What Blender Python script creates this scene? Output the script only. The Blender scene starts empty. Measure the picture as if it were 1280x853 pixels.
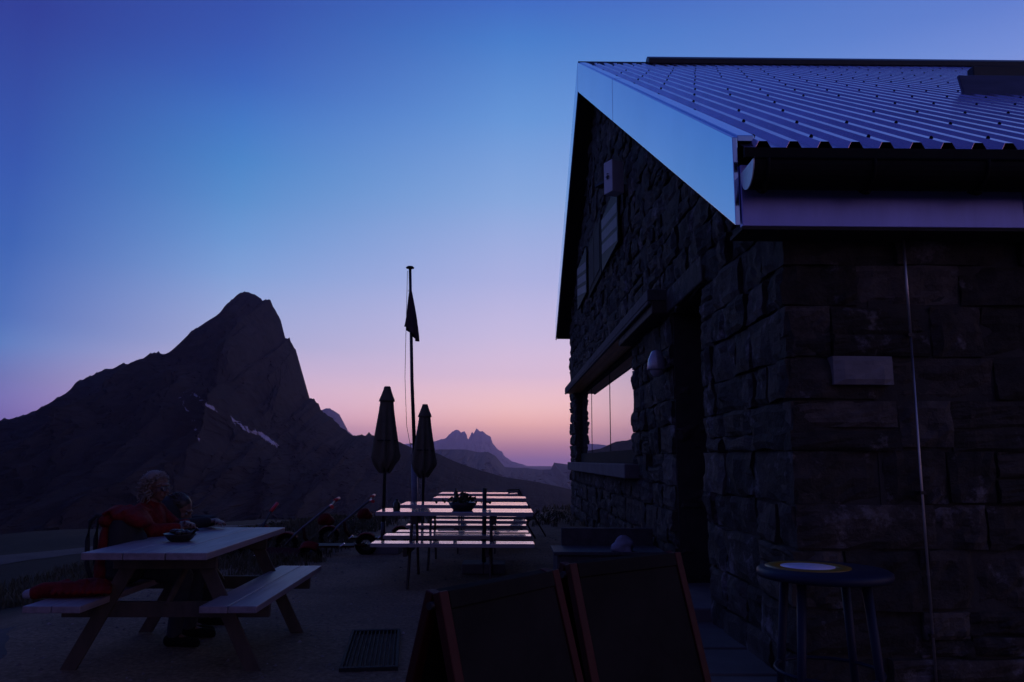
import bpy, bmesh, math, random
from mathutils import Vector, Matrix, noise
R = math.radians
sc = bpy.context.scene
COL = sc.collection
rnd = random.Random(7)

# ------------------------------------------------------------------ helpers
class MB:
    """collects shapes into one bmesh; build() links them as one mesh object"""
    def __init__(s): s.bm = bmesh.new()
    def _add(s, verts, faces, mi=0, M=None, smooth=False):
        vs = [s.bm.verts.new(M @ Vector(v) if M is not None else v) for v in verts]
        out = []
        for f in faces:
            try:
                fc = s.bm.faces.new([vs[i] for i in f]); fc.material_index = mi; fc.smooth = smooth; out.append(fc)
            except ValueError: pass
        return out
    def box(s, lo, hi, mi=0, M=None):
        x0,y0,z0 = lo; x1,y1,z1 = hi
        v = [(x0,y0,z0),(x1,y0,z0),(x1,y1,z0),(x0,y1,z0),(x0,y0,z1),(x1,y0,z1),(x1,y1,z1),(x0,y1,z1)]
        s._add(v, [(0,3,2,1),(4,5,6,7),(0,1,5,4),(1,2,6,5),(2,3,7,6),(3,0,4,7)], mi, M); return s
    def prism(s, poly, axis, a, b, mi=0):
        """poly: 2D points in the plane of the other two axes, extruded a..b along axis"""
        def mk(p, t):
            return (t,p[0],p[1]) if axis=='x' else (p[0],t,p[1]) if axis=='y' else (p[0],p[1],t)
        n = len(poly)
        v = [mk(p,a) for p in poly]+[mk(p,b) for p in poly]
        f = [tuple(range(n)), tuple(range(2*n-1,n-1,-1))]+[(i,i+n,(i+1)%n+n,(i+1)%n) for i in range(n)]
        s._add(v, f, mi); return s
    def tube(s, pts, r, n=10, mi=0, closed=False):
        pts = [Vector(p) for p in pts]; rs = r if isinstance(r,(list,tuple)) else [r]*len(pts)
        rings=[]; N=len(pts)
        up = Vector((0,0,1))
        for i,p in enumerate(pts):
            t = (pts[(i+1)%N if closed else min(i+1,N-1)]-pts[(i-1)%N if closed else max(i-1,0)]).normalized()
            u = t.cross(up)
            if u.length < 1e-3: u = t.cross(Vector((1,0,0)))
            u.normalize(); w = t.cross(u)
            rings.append([s.bm.verts.new(p+(u*math.cos(2*math.pi*k/n)+w*math.sin(2*math.pi*k/n))*rs[i]) for k in range(n)])
        for i in range(N if closed else N-1):
            a,b = rings[i], rings[(i+1)%N]
            for k in range(n):
                f=s.bm.faces.new((a[k],a[(k+1)%n],b[(k+1)%n],b[k])); f.smooth=True; f.material_index=mi
        if not closed:
            for q in (rings[0][::-1], rings[-1]):
                f=s.bm.faces.new(q); f.material_index=mi
        return s
    def lathe(s, prof, c=(0,0,0), n=24, mi=0, lobes=0, amp=0, sx=1, sy=1, cap=True):
        rings=[]
        for r,z in prof:
            ring=[]
            for k in range(n):
                a=2*math.pi*k/n; rr=r*(1+amp*math.cos(lobes*a)) if lobes else r
                ring.append(s.bm.verts.new((c[0]+rr*math.cos(a)*sx,c[1]+rr*math.sin(a)*sy,c[2]+z)))
            rings.append(ring)
        for a,b in zip(rings,rings[1:]):
            for k in range(n):
                f=s.bm.faces.new((a[k],a[(k+1)%n],b[(k+1)%n],b[k])); f.smooth=True; f.material_index=mi
        if cap:
            for q in (rings[0][::-1], rings[-1]):
                f=s.bm.faces.new(q); f.material_index=mi
        return s
    def ball(s, c, r, M=None, u=16, v=10, mi=0):
        r = r if isinstance(r,(tuple,list)) else (r,r,r)
        T = Matrix.Translation(c) @ (M.to_4x4() if M is not None else Matrix.Identity(4)) @ Matrix.Diagonal((r[0],r[1],r[2],1))
        q = bmesh.ops.create_uvsphere(s.bm, u_segments=u, v_segments=v, radius=1, matrix=T)
        for f in {f for w in q['verts'] for f in w.link_faces}: f.smooth=True; f.material_index=mi
        return s
    def cap(s, a, b, ra, rb, n=12):
        a=Vector(a); b=Vector(b)
        s.tube([a,a.lerp(b,.33),a.lerp(b,.66),b],[ra,ra+(rb-ra)*.33,ra+(rb-ra)*.66,rb],n)
        s.ball(a,ra,u=n,v=8); s.ball(b,rb,u=n,v=8); return s
    def grid(s, rows, mi=0, smooth=True):
        vs=[[s.bm.verts.new(p) for p in row] for row in rows]
        for a,b in zip(vs,vs[1:]):
            for k in range(len(a)-1):
                f=s.bm.faces.new((a[k],a[k+1],b[k+1],b[k])); f.smooth=smooth; f.material_index=mi
        return s
    def build(s, name, mats, parent=None, bevel=0, remesh=0, recalc=True):
        if recalc: bmesh.ops.recalc_face_normals(s.bm, faces=s.bm.faces)
        me=bpy.data.meshes.new(name); s.bm.to_mesh(me); s.bm.free()
        o=bpy.data.objects.new(name,me); COL.objects.link(o)
        for m in (mats if isinstance(mats,(list,tuple)) else [mats]): me.materials.append(m)
        if parent is not None: o.parent=parent
        if bevel:
            b=o.modifiers.new('bevel','BEVEL'); b.width=bevel; b.segments=2; b.limit_method='ANGLE'; b.angle_limit=R(35)
        if remesh:
            r_=o.modifiers.new('remesh','REMESH'); r_.mode='VOXEL'; r_.voxel_size=remesh; r_.use_smooth_shade=True
            q=o.modifiers.new('smooth','SMOOTH'); q.factor=.5; q.iterations=4
        return o

def tag(o, label, cat, group=None, kind=None):
    if label: o['label']=label
    if cat: o['category']=cat
    if group: o['group']=group
    if kind: o['kind']=kind
    return o
def empty(name, loc, label, cat, group=None, rz=0):
    o=bpy.data.objects.new(name,None); COL.objects.link(o); o.location=loc; o.rotation_euler.z=rz
    o.empty_display_size=.2
    return tag(o,label,cat,group)
def copy_tree(o, parent=None):
    kids=list(o.children)
    c=o.copy(); COL.objects.link(c); c.parent=parent
    for k in kids: copy_tree(k,c)
    return c

# ------------------------------------------------------------------ materials
def mat(name, col, rough=.7, metal=0, spec=.5, var=.25, scale=6, bump=.0, bscale=30, col2=None, island=0, stretch=None, coat=0, bdist=.01, patch=None):
    m=bpy.data.materials.new(name); m.use_nodes=True; nt=m.node_tree; N=nt.nodes; L=nt.links
    b=N['Principled BSDF']; b.inputs['Roughness'].default_value=rough; b.inputs['Metallic'].default_value=metal
    b.inputs['Specular IOR Level'].default_value=spec
    if coat: b.inputs['Coat Weight'].default_value=coat
    tc=N.new('ShaderNodeTexCoord'); mp=N.new('ShaderNodeMapping'); L.new(tc.outputs['Object'],mp.inputs['Vector'])
    if stretch: mp.inputs['Scale'].default_value=stretch
    nz=N.new('ShaderNodeTexNoise'); nz.inputs['Scale'].default_value=scale; nz.inputs['Detail'].default_value=6; nz.inputs['Roughness'].default_value=.65
    L.new(mp.outputs['Vector'],nz.inputs['Vector'])
    rp=N.new('ShaderNodeValToRGB'); rp.color_ramp.elements[0].position=.3; rp.color_ramp.elements[1].position=.7
    c2=col2 or tuple(min(1,c*(1+var)) for c in col)
    rp.color_ramp.elements[0].color=(*[c*(1-var) if not col2 else c for c in col],1); rp.color_ramp.elements[1].color=(*c2,1)
    L.new(nz.outputs['Fac'],rp.inputs['Fac']); out=rp.outputs['Color']
    if island:
        g=N.new('ShaderNodeNewGeometry'); r2=N.new('ShaderNodeValToRGB')
        e=r2.color_ramp.elements; e[0].color=(1-island,1-island,1-island,1); e[1].color=(1+island,1+island*.9,1+island*.8,1)
        q=e.new(.93); q.color=(1+island*.5,1+island*.45,1+island*.4,1); e[2].color=(1+island*2.2,1+island*2.2,1+island*2.2,1)
        L.new(g.outputs['Random Per Island'],r2.inputs['Fac'])
        mx=N.new('ShaderNodeMix'); mx.data_type='RGBA'; mx.blend_type='MULTIPLY'; mx.inputs['Factor'].default_value=1
        L.new(out,mx.inputs['A']); L.new(r2.outputs['Color'],mx.inputs['B']); out=mx.outputs['Result']
    if patch:
        pn=N.new('ShaderNodeTexNoise'); pn.inputs['Scale'].default_value=2.6; pn.inputs['Detail'].default_value=9; pn.inputs['Roughness'].default_value=.72
        L.new(tc.outputs['Object'],pn.inputs['Vector'])
        pr=N.new('ShaderNodeMapRange'); pr.inputs['From Min'].default_value=.565; pr.inputs['From Max'].default_value=.66; pr.inputs['To Max'].default_value=.95; L.new(pn.outputs['Fac'],pr.inputs['Value'])
        px=N.new('ShaderNodeMix'); px.data_type='RGBA'; L.new(pr.outputs['Result'],px.inputs['Factor']); L.new(out,px.inputs['A']); px.inputs['B'].default_value=(*patch,1); out=px.outputs['Result']
    L.new(out,b.inputs['Base Color'])
    if bump:
        n2=N.new('ShaderNodeTexNoise'); n2.inputs['Scale'].default_value=bscale; n2.inputs['Detail'].default_value=8; n2.inputs['Roughness'].default_value=.7
        L.new(mp.outputs['Vector'],n2.inputs['Vector'])
        bp=N.new('ShaderNodeBump'); bp.inputs['Strength'].default_value=bump; bp.inputs['Distance'].default_value=bdist
        L.new(n2.outputs['Fac'],bp.inputs['Height']); L.new(bp.outputs['Normal'],b.inputs['Normal'])
        mr=N.new('ShaderNodeMapRange'); mr.inputs['To Min'].default_value=max(.02,rough-.12); mr.inputs['To Max'].default_value=min(1,rough+.12)
        L.new(n2.outputs['Fac'],mr.inputs['Value']); L.new(mr.outputs['Result'],b.inputs['Roughness'])
    return m

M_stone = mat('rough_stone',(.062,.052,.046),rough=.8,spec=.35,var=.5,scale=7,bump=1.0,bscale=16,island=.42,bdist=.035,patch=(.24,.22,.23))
M_mortar= mat('dark_mortar',(.05,.044,.04),rough=.95,bump=.6,bscale=40)
M_conc  = mat('concrete',(.15,.14,.14),rough=.85,var=.2,scale=4,bump=.4,bscale=50,bdist=.005)
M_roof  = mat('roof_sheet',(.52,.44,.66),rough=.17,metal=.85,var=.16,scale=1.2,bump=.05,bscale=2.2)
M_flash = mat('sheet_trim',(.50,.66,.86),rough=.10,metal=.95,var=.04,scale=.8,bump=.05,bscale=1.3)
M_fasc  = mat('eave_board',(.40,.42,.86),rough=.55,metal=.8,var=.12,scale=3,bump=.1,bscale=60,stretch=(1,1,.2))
M_panel = mat('panel_glass',(.05,.045,.10),rough=.25,var=.3,scale=5,stretch=(.3,4,1))
M_hood  = mat('dark_concrete',(.085,.08,.085),rough=.85,bump=.3,bscale=40)
M_grip=mat('red_grip',(.75,.05,.06),rough=.3)
M_fork  = mat('fork_tube',(.12,.12,.13),rough=.4,metal=.5)
M_dark  = mat('dark_metal',(.028,.028,.03),rough=.45,metal=.3,bump=.05)
M_gutter= mat('gutter_metal',(.010,.010,.011),rough=.75,metal=0,spec=.15,bump=.08)
M_zinc  = mat('zinc',(.5,.5,.52),rough=.35,metal=.8,bump=.05)
M_pole  = mat('pole_metal',(.06,.06,.065),rough=.4,metal=.6,bump=.03)
M_wood  = mat('weathered_wood',(.23,.19,.22),rough=.48,var=.3,scale=2.2,bump=.35,bscale=7,stretch=(9,.7,9),bdist=.004,spec=.6)
M_woodx = mat('varnished_bench_wood',(.40,.37,.38),rough=.22,var=.2,scale=2.2,bump=.03,bscale=7,stretch=(9,.7,9),bdist=.002,spec=.9,coat=1)
M_woodd = mat('dark_wood',(.075,.055,.042),rough=.75,var=.35,scale=3,bump=.3,bscale=12,stretch=(4,4,1))
M_soffit= mat('warm_wood',(.80,.40,.14),rough=.3,var=.3,scale=3,bump=.2,bscale=8,stretch=(8,.5,8))
M_dkgap = mat('dark_board',(.035,.03,.028),rough=.85,bump=.2)
M_shut  = mat('shutter_dark',(.010,.008,.010),rough=.7,bump=.1)
M_shutl = mat('shutter_pale',(.17,.15,.20),rough=.65,bump=.1)
M_white = mat('white_casing',(.72,.72,.74),rough=.5,var=.06,bump=.05)
M_red   = mat('red_frame_paint',(.050,.005,.004),rough=.6,spec=.25,var=.2,bump=.08)
M_chalk = mat('chalkboard',(.015,.0125,.011),rough=.85,spec=.12,var=.5,scale=3,bump=.05)
M_canvas= mat('canvas_olive',(.11,.095,.065),rough=.9,var=.2,scale=4,bump=.3,bscale=60,col2=(.16,.14,.09))
M_flag  = mat('flag_cloth',(.09,.05,.055),rough=.85,var=.3,bump=.2)
M_skin  = mat('skin',(.15,.08,.06),rough=.55,var=.08,bump=.05,bscale=80)
M_hair  = mat('fair_hair',(.20,.16,.13),rough=.5,var=.3,scale=20)
M_hairb = mat('dark_hair',(.035,.025,.02),rough=.5,var=.3,scale=20)
M_jred  = mat('red_cloth',(.15,.010,.010),rough=.8,spec=.2,var=.45,scale=9,bump=.9,bscale=14,bdist=.02)
M_jblk  = mat('black_cloth',(.018,.018,.020),rough=.85,var=.3,bump=.3,bscale=20)
M_jeans = mat('trouser_cloth',(.03,.032,.045),rough=.85,var=.3,bump=.3,bscale=60)
M_rub   = mat('rubber',(.012,.012,.012),rough=.9,spec=.1,bump=.2)
M_strap = mat('strap_webbing',(.02,.02,.022),rough=.8,bump=.2)
M_refl  = mat('polished_alloy',(.85,.85,.88),rough=.15,metal=1,var=.02)
M_blue  = mat('blue_plastic',(.011,.015,.040),rough=.55,spec=.3,var=.1,bump=.03)
M_yel   = mat('yellow_print',(.22,.14,.015),rough=.4,var=.1)
M_pale  = mat('pale_print',(.62,.62,.85),rough=.4,var=.3,scale=40,col2=(.75,.74,.95))
M_grate = mat('grate_steel',(.02,.02,.022),rough=.8,metal=0,spec=.2,bump=.1)
M_bowl  = mat('dark_ceramic',(.02,.018,.018),rough=.4,bump=.1)
M_bottle= mat('dark_bottle_glass',(.03,.04,.015),rough=.1,var=.1)
M_leaf  = mat('leaf_green',(.045,.06,.022),rough=.7,var=.4,scale=30)
M_grass = mat('dry_grass',(.075,.075,.035),rough=.85,var=.4,scale=3,col2=(.13,.11,.06))
M_bag   = mat('white_sack',(.26,.26,.33),rough=.7,var=.15,bump=.4,bscale=14)
M_box   = mat('chest_board',(.07,.065,.068),rough=.7,var=.3,scale=3,bump=.3,bscale=9,stretch=(5,.7,5))
M_frame = mat('window_frame_paint',(.022,.02,.02),rough=.8,spec=.2,bump=.1)
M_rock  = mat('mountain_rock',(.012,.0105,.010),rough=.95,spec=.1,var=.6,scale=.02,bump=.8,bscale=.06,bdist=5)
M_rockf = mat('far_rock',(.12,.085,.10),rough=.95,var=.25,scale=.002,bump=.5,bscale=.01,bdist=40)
M_hill  = mat('far_meadow',(.022,.02,.02),rough=.95,var=.3,scale=.003,bump=.3,bscale=.01,bdist=20)
def add_snow(m):
    N=m.node_tree.nodes; L=m.node_tree.links; b=N['Principled BSDF']; src=b.inputs['Base Color'].links[0].from_socket
    at=N.new('ShaderNodeAttribute'); at.attribute_name='snow'; tc=N.new('ShaderNodeTexCoord')
    nz=N.new('ShaderNodeTexNoise'); nz.inputs['Scale'].default_value=.09; nz.inputs['Detail'].default_value=7; nz.inputs['Roughness'].default_value=.7; L.new(tc.outputs['Object'],nz.inputs['Vector'])
    ad=N.new('ShaderNodeMath'); ad.operation='MULTIPLY_ADD'; L.new(nz.outputs['Fac'],ad.inputs[0]); ad.inputs[1].default_value=2.2; ad.inputs[2].default_value=-1.25
    a2=N.new('ShaderNodeMath'); L.new(ad.outputs[0],a2.inputs[0]); L.new(at.outputs['Fac'],a2.inputs[1])
    mr=N.new('ShaderNodeMapRange'); mr.inputs['From Min'].default_value=.22; mr.inputs['From Max'].default_value=.5; L.new(a2.outputs[0],mr.inputs['Value'])
    gt=N.new('ShaderNodeMath'); gt.operation='GREATER_THAN'; gt.inputs[1].default_value=.03; L.new(at.outputs['Fac'],gt.inputs[0])
    mu=N.new('ShaderNodeMath'); mu.operation='MULTIPLY'; L.new(mr.outputs[0],mu.inputs[0]); L.new(gt.outputs[0],mu.inputs[1])
    mx=N.new('ShaderNodeMix'); mx.data_type='RGBA'; L.new(mu.outputs[0],mx.inputs['Factor']); L.new(src,mx.inputs['A']); mx.inputs['B'].default_value=(.36,.35,.48,1); L.new(mx.outputs['Result'],b.inputs['Base Color'])
add_snow(M_rock)
M_path  = mat('gravel_path',(.055,.046,.045),rough=.95,var=.25,scale=2.5,bump=.6,bscale=35)
M_slab  = mat('paving_slab',(.11,.10,.095),rough=.9,var=.25,scale=2,bump=.5,bscale=30)

def glass_mat():
    m=bpy.data.materials.new('window_glass'); m.use_nodes=True; b=m.node_tree.nodes['Principled BSDF']
    b.inputs['Base Color'].default_value=(.62,.60,.57,1); b.inputs['Metallic'].default_value=.75; b.inputs['Roughness'].default_value=.01
    b.inputs['IOR'].default_value=2.7; b.inputs['Specular IOR Level'].default_value=.7
    b.inputs['Coat Weight'].default_value=1; b.inputs['Coat IOR'].default_value=1.7; b.inputs['Coat Roughness'].default_value=.01
    N=m.node_tree.nodes; L=m.node_tree.links
    tc=N.new('ShaderNodeTexCoord'); nz=N.new('ShaderNodeTexNoise'); nz.inputs['Scale'].default_value=.45; L.new(tc.outputs['Object'],nz.inputs['Vector'])
    bp=N.new('ShaderNodeBump'); bp.inputs['Strength'].default_value=.03; bp.inputs['Distance'].default_value=.02; L.new(nz.outputs['Fac'],bp.inputs['Height']); L.new(bp.outputs['Normal'],b.inputs['Normal'])
    return m
M_glass=glass_mat()

def ground_mat():
    m=bpy.data.materials.new('terrace_ground'); m.use_nodes=True; N=m.node_tree.nodes; L=m.node_tree.links; b=N['Principled BSDF']
    b.inputs['Roughness'].default_value=.95; b.inputs['Specular IOR Level'].default_value=.2
    g=N.new('ShaderNodeNewGeometry')
    def nz(s,d=8):
        n=N.new('ShaderNodeTexNoise'); n.inputs['Scale'].default_value=s; n.inputs['Detail'].default_value=d; n.inputs['Roughness'].default_value=.7
        L.new(g.outputs['Position'],n.inputs['Vector']); return n
    def ramp(src,a,ca,bb,cb):
        r=N.new('ShaderNodeValToRGB'); r.color_ramp.elements[0].position=a; r.color_ramp.elements[0].color=(*ca,1); r.color_ramp.elements[1].position=bb; r.color_ramp.elements[1].color=(*cb,1)
        L.new(src,r.inputs['Fac']); return r.outputs['Color']
    grav=ramp(nz(28).outputs['Fac'],.35,(.14,.098,.060),.72,(.40,.29,.19))
    big=ramp(nz(.9).outputs['Fac'],.35,(.55,.55,.55),.7,(1.15,1.12,1.1))
    mx=N.new('ShaderNodeMix'); mx.data_type='RGBA'; mx.blend_type='MULTIPLY'; mx.inputs['Factor'].default_value=1; L.new(grav,mx.inputs['A']); L.new(big,mx.inputs['B'])
    gr=ramp(nz(5).outputs['Fac'],.3,(.016,.013,.008),.7,(.034,.027,.016))
    sp=N.new('ShaderNodeSeparateXYZ'); L.new(g.outputs['Position'],sp.inputs[0])
    mr=N.new('ShaderNodeMapRange'); mr.inputs['From Min'].default_value=-.02; mr.inputs['From Max'].default_value=-.35; mr.interpolation_type='SMOOTHSTEP'
    L.new(sp.outputs['Z'],mr.inputs['Value'])
    m2=N.new('ShaderNodeMix'); m2.data_type='RGBA'; L.new(mr.outputs['Result'],m2.inputs['Factor']); L.new(mx.outputs['Result'],m2.inputs['A']); L.new(gr,m2.inputs['B'])
    L.new(m2.outputs['Result'],b.inputs['Base Color'])
    bp=N.new('ShaderNodeBump'); bp.inputs['Strength'].default_value=.8; bp.inputs['Distance'].default_value=.02; L.new(nz(22).outputs['Fac'],bp.inputs['Height']); L.new(bp.outputs['Normal'],b.inputs['Normal'])
    return m

# ------------------------------------------------------------------ ground
def sstep(a,b,x):
    t=max(0,min(1,(x-a)/(b-a))); return t*t*(3-2*t)
def ground_z(x,y):
    dl=max(0,-x-3.7-.12*max(0,y-8)*0+ .25*noise.noise((x*.3,y*.3,1)))
    df=max(0,y-17.5); d=math.hypot(dl if x<0 else 0, df) if (x<1 or y>22) else (df if y>22 else 0)
    if x>14: d=max(d,(x-14)*.5)
    if y<-9: d=max(d,(-9-y)*.5)
    if d<=0: return .012*noise.noise((x*1.3,y*1.3,0))
    z=-.16*min(d,3)-.06*max(0,min(d-3,12))-.30*max(0,min(d-15,420))
    z=max(z,-132)
    return z+min(d,6)*.05*noise.noise((x*.25,y*.25,3))+min(d*.01,8)*noise.noise((x*.01,y*.01,5))
def build_ground():
    b=MB(); rs=[0]; r=.35
    while r<17000: rs.append(r); r*=1.07
    n=220; rows=[]
    for r in rs[1:]:
        rows.append([(r*math.sin(2*math.pi*k/n),2+r*math.cos(2*math.pi*k/n),ground_z(r*math.sin(2*math.pi*k/n),2+r*math.cos(2*math.pi*k/n))) for k in range(n+1)])
    b.grid(rows)
    c=b.bm.verts.new((0,2,0)); b.bm.verts.ensure_lookup_table()
    for k in range(n): b.bm.faces.new((c,b.bm.verts[k+1],b.bm.verts[k]))
    bmesh.ops.remove_doubles(b.bm,verts=b.bm.verts,dist=1e-5)
    o=b.build('ground',ground_mat()); tag(o,'dark gravel terrace falling away to grass beyond its edge','ground',kind='structure')
build_ground()

def strip(name, pts, w, m, label, cat, lift=.03, n=60, zf=ground_z):
    b=MB(); P=[Vector((p[0],p[1],0)) for p in pts]; rows=[]
    for i in range(n+1):
        t=i/n*(len(P)-1); k=min(int(t),len(P)-2); u=t-k
        p=P[k].lerp(P[k+1],u); d=(P[k+1]-P[k]).normalized(); s=Vector((-d.y,d.x,0))
        ww=w*(1+.35*noise.noise((i*.3,1.7,0)))
        rows.append([(p+s*ww*q).to_tuple()[:2] for q in (-1,-.5,0,.5,1)])
    rows=[[(x,y,zf(x,y)+lift*(1-.9*abs(j-2)/2)) for j,(x,y) in enumerate(r_)] for r_ in rows]
    b.grid(rows); o=b.build(name,m); tag(o,label,cat,kind='structure'); return o
strip('path',[(-13,9.5),(-9.6,13.4),(-8.2,18),(-8.0,24),(-7.4,29)],.7,M_path,'pale gravel path running along the slope below the terrace','path',.06,90)
strip('track',[(-3.5,.8),(-3.1,3.2),(-3.45,4.9),(-4.2,6.4)],.32,M_path,'pale worn gravel strip at the left edge of the terrace','path',.02,40)
b=MB()
for i in range(9):
    y0=2.3+i*.62; b.box((1.16+.02*(i%2),y0,.0),(1.64,y0+.6,.05+.006*(i%3)))
tag(b.build('pavement',M_slab,bevel=.012),'strip of worn paving slabs along the foot of the stone wall','pavement',kind='structure')

# ------------------------------------------------------------------ mountains (outlines surveyed as lateral and vertical slopes from the terrace)
BIG=[(-0.95,-.03),(-0.82,0.0),(-0.7103,0.0267),(-0.6509,0.0449),(-0.6101,0.0570),(-0.5664,0.0842),(-0.5591,0.0957),(-0.5293,0.1095),(-0.5141,0.1138),(-0.4991,0.1218),(-0.4879,0.1238),(-0.4803,0.1277),(-0.4724,0.1256),(-0.4653,0.1362),(-0.4574,0.1341),(-0.4534,0.1363),(-0.4474,0.1321),(-0.4359,0.1400),(-0.4194,0.1580),(-0.3976,0.1760),(-0.3784,0.1885),(-0.3638,0.2085),(-0.3527,0.2173),(-0.3407,0.2191),(-0.3280,0.2109),(-0.3243,0.2099),(-0.3119,0.2051),(-0.3038,0.1928),(-0.2968,0.1788),(-0.2922,0.1628),(-0.2898,0.1549),(-0.2866,0.1538),(-0.2842,0.1576),(-0.2818,0.1512),(-0.2754,0.1411),(-0.2709,0.1216),(-0.2613,0.0938),(-0.2549,0.0798),(-0.2490,0.0762),(-0.2426,0.0705),(-0.2390,0.0607),(-0.2146,0.0438),(-0.1986,0.0300),(-0.1852,0.0306),(-0.1790,0.0296),(-0.1760,0.0348),(-0.1728,0.0297),(-0.1562,0.0267),(-0.1396,0.0237),(-0.1198,0.0146),(-0.0991,0.0117),(-0.0846,0.0066),(-0.0691,-0.0004),(-0.0422,-0.0104),(-0.0031,-0.0214),(0.0431,-0.0282),(0.0810,-0.0361),(0.1322,-0.0449),(0.2240,-0.0595),(.33,-.075)]
MID=[(-0.28,-.005),(-0.1556,0.0083),(-0.1145,0.0095),(-0.0837,0.0128),(-0.0507,0.0129),(-0.0332,0.0093),(-0.0218,0.0100),(-0.0125,0.0050),(-0.0001,-0.0092),(0.0143,-0.0101),(0.0308,-0.0105),(0.0452,-0.0125),(0.0596,-0.0119),(0.0633,-0.0032),(0.0781,-0.0052),(0.1018,-0.0077),(0.1742,0.0060),(0.2773,-0.0037),(.4,.0)]
TWIN=[(-0.1353,0.0186),(-0.1045,0.0219),(-0.0911,0.0229),(-0.0768,0.0271),(-0.0686,0.0354),(-0.0625,0.0385),(-0.0566,0.0350),(-0.0531,0.0365),(-0.0510,0.0344),(-0.0481,0.0263),(-0.0468,0.0263),(-0.0428,0.0355),(-0.0407,0.0335),(-0.0371,0.0397),(-0.0319,0.0356),(-0.0294,0.0366),(-0.0241,0.0325),(-0.0189,0.0295),(-0.0158,0.0208),(-0.0074,0.0115),(-0.0043,0.0111),(-0.0002,0.0044),(0.0091,-0.0020),(0.0133,-0.0027),(0.0267,-0.0070),(0.0339,-0.0110),(0.0709,-0.0145),(.14,-.016)]
SMALL=[(-0.32,.02),(-0.2605,0.0549),(-0.2453,0.0612),(-0.2371,0.0627),(-0.2320,0.0649),(-0.2268,0.0644),(-0.2215,0.0613),(-0.2151,0.0572),(-0.2096,0.0480),(-0.2029,0.0357),(-0.1922,0.0265),(-0.1662,0.0185),(-.14,.005)]
SN1=[(-0.4272,0.0913),(-0.4228,0.0872),(-0.4027,0.0810),(-0.3820,0.0656),(-0.3542,0.0503),(-0.3306,0.0350),(-0.3145,0.0314),(-0.2926,0.0161)]
SN2=[(-0.4269,0.0871),(-0.4174,0.0695),(-0.4044,0.0463),(-0.3930,0.0213)]
def seg_d(p, line):
    best=(9,0)
    for k,(a,c) in enumerate(zip(line,line[1:])):
        ax,ay=a; bx,by=c; dx,dy=bx-ax,by-ay; t=max(0,min(1,((p[0]-ax)*dx+(p[1]-ay)*dy)/(dx*dx+dy*dy)))
        d=math.hypot(p[0]-ax-t*dx,p[1]-ay-t*dy)
        if d<best[0]: best=(d,(k+t)/(len(line)-1))
    return best
def mountain(name, outline, D, front, back, base, mats, label, ncol=420, nrow=60, nb=10, pw=1.25, amp=.16, jit=.004, fscale=1, snow=None, cat='mountain'):
    b=MB(); pts=[(a*D,1.3+e*D) for a,e in outline]
    xs=[pts[0][0]+(pts[-1][0]-pts[0][0])*i/ncol for i in range(ncol+1)]
    xs=sorted(set(xs)|{p[0] for p in pts})
    def hz(x):
        for (x0,z0),(x1,z1) in zip(pts,pts[1:]):
            if x0<=x<=x1: return z0+(z1-z0)*(x-x0)/(x1-x0)
        return pts[-1][1]
    H=max(p[1] for p in pts)-base
    rows=[]
    fs=fscale/H
    for j in range(nrow+nb+1):
        row=[]
        for x in xs:
            h=hz(x)
            soft=sstep(-.20,-.13,x/D) if snow else 0
            h+=jit*H*(1-.88*soft)*(noise.fractal((x*fs*30,0.3,7),.6,2.2,6)+1.2*max(0,noise.noise((x*fs*55,3.3,1))-.25))
            if j<=nrow:
                t=j/nrow
                y=D-front*(1-t)
                # gullies: noise stretched down the fall line, with blocky detail
                q=noise.ridged_multi_fractal((x*fs*3.2+.5*noise.noise((x*fs*2,t*2,1)),t*1.1,2.0),.9,2.1,6,1.0,2.0)-1.1
                q2=noise.fractal((x*fs*9,t*6,4.0),.9,2.1,5)
                k=(4*t*(1-t))**.8 if t>.5 else (4*t*(1-t))
                y2=y-k*front*amp*1.1*(1-.7*soft)*q+ (front*.03*q2)*k
                z=base+(h-base)*t**pw+ (h-base)*amp*.28*k*q2
                z=min(z,base+(h-base)*(.02+.98*t**.6))
                X=x*(1-.06*(1-t)); y2=max(y2,D*.12)
                q3=noise.fractal((x*fs*26,t*7,11.0),.55,2.2,7); q4=noise.ridged_multi_fractal((x*fs*14,t*2.5,5.0),.8,2.1,5,1.0,2.0)-1.2; y2-=(q3*.030+q4*.030)*front*k*(1-.7*soft); X+=q3*front*.008*k
                ce=hz(max(pts[0][0],min(pts[-1][0],X/y2*D)))
                z=min(z,1.3+(ce-1.3)/D*y2-.004*H*(1-t)) if y2<D*.999 else z
                row.append((X,y2,z))
            else:
                t=(j-nrow)/nb; row.append((x,D+back*t,base+(h-base)*(1-t)**1.1-1*t))
        rows.append(row)
    b.grid(rows,smooth=False)
    o=b.build(name,mats)
    if snow:
        at=o.data.attributes.new('snow','FLOAT','POINT'); vals=[]
        for v in o.data.vertices:
            c=v.co; q=0.0
            if 0<c.y<=D:
                p=(c.x/c.y,(c.z-1.3)/c.y)
                if -.46<p[0]<-.28 and 0<p[1]<.1:
                    p=(p[0]+.0012*noise.noise((p[0]*220,p[1]*220,5)),p[1]+.0012*noise.noise((p[0]*220,p[1]*220,8)))
                    d,t=seg_d(p,SN1); w=.0016+.0030*t
                    if not .50<t<.575: q=max(0,1-d/w)
                    d2,t2=seg_d(p,SN2); q=max(q,.85*max(0,1-d2/.0020))
            vals.append(q)
        at.data.foreach_set('value',vals)
    tag(o,label,cat,kind='structure'); return o
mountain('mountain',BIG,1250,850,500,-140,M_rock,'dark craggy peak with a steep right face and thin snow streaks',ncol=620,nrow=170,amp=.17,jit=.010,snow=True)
mountain('hills',MID,4300,1900,1200,-160,[M_hill],'blue hazy ridge with a flat top in the middle distance',ncol=300,nrow=40,amp=.10,jit=.004,cat='hills')
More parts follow.
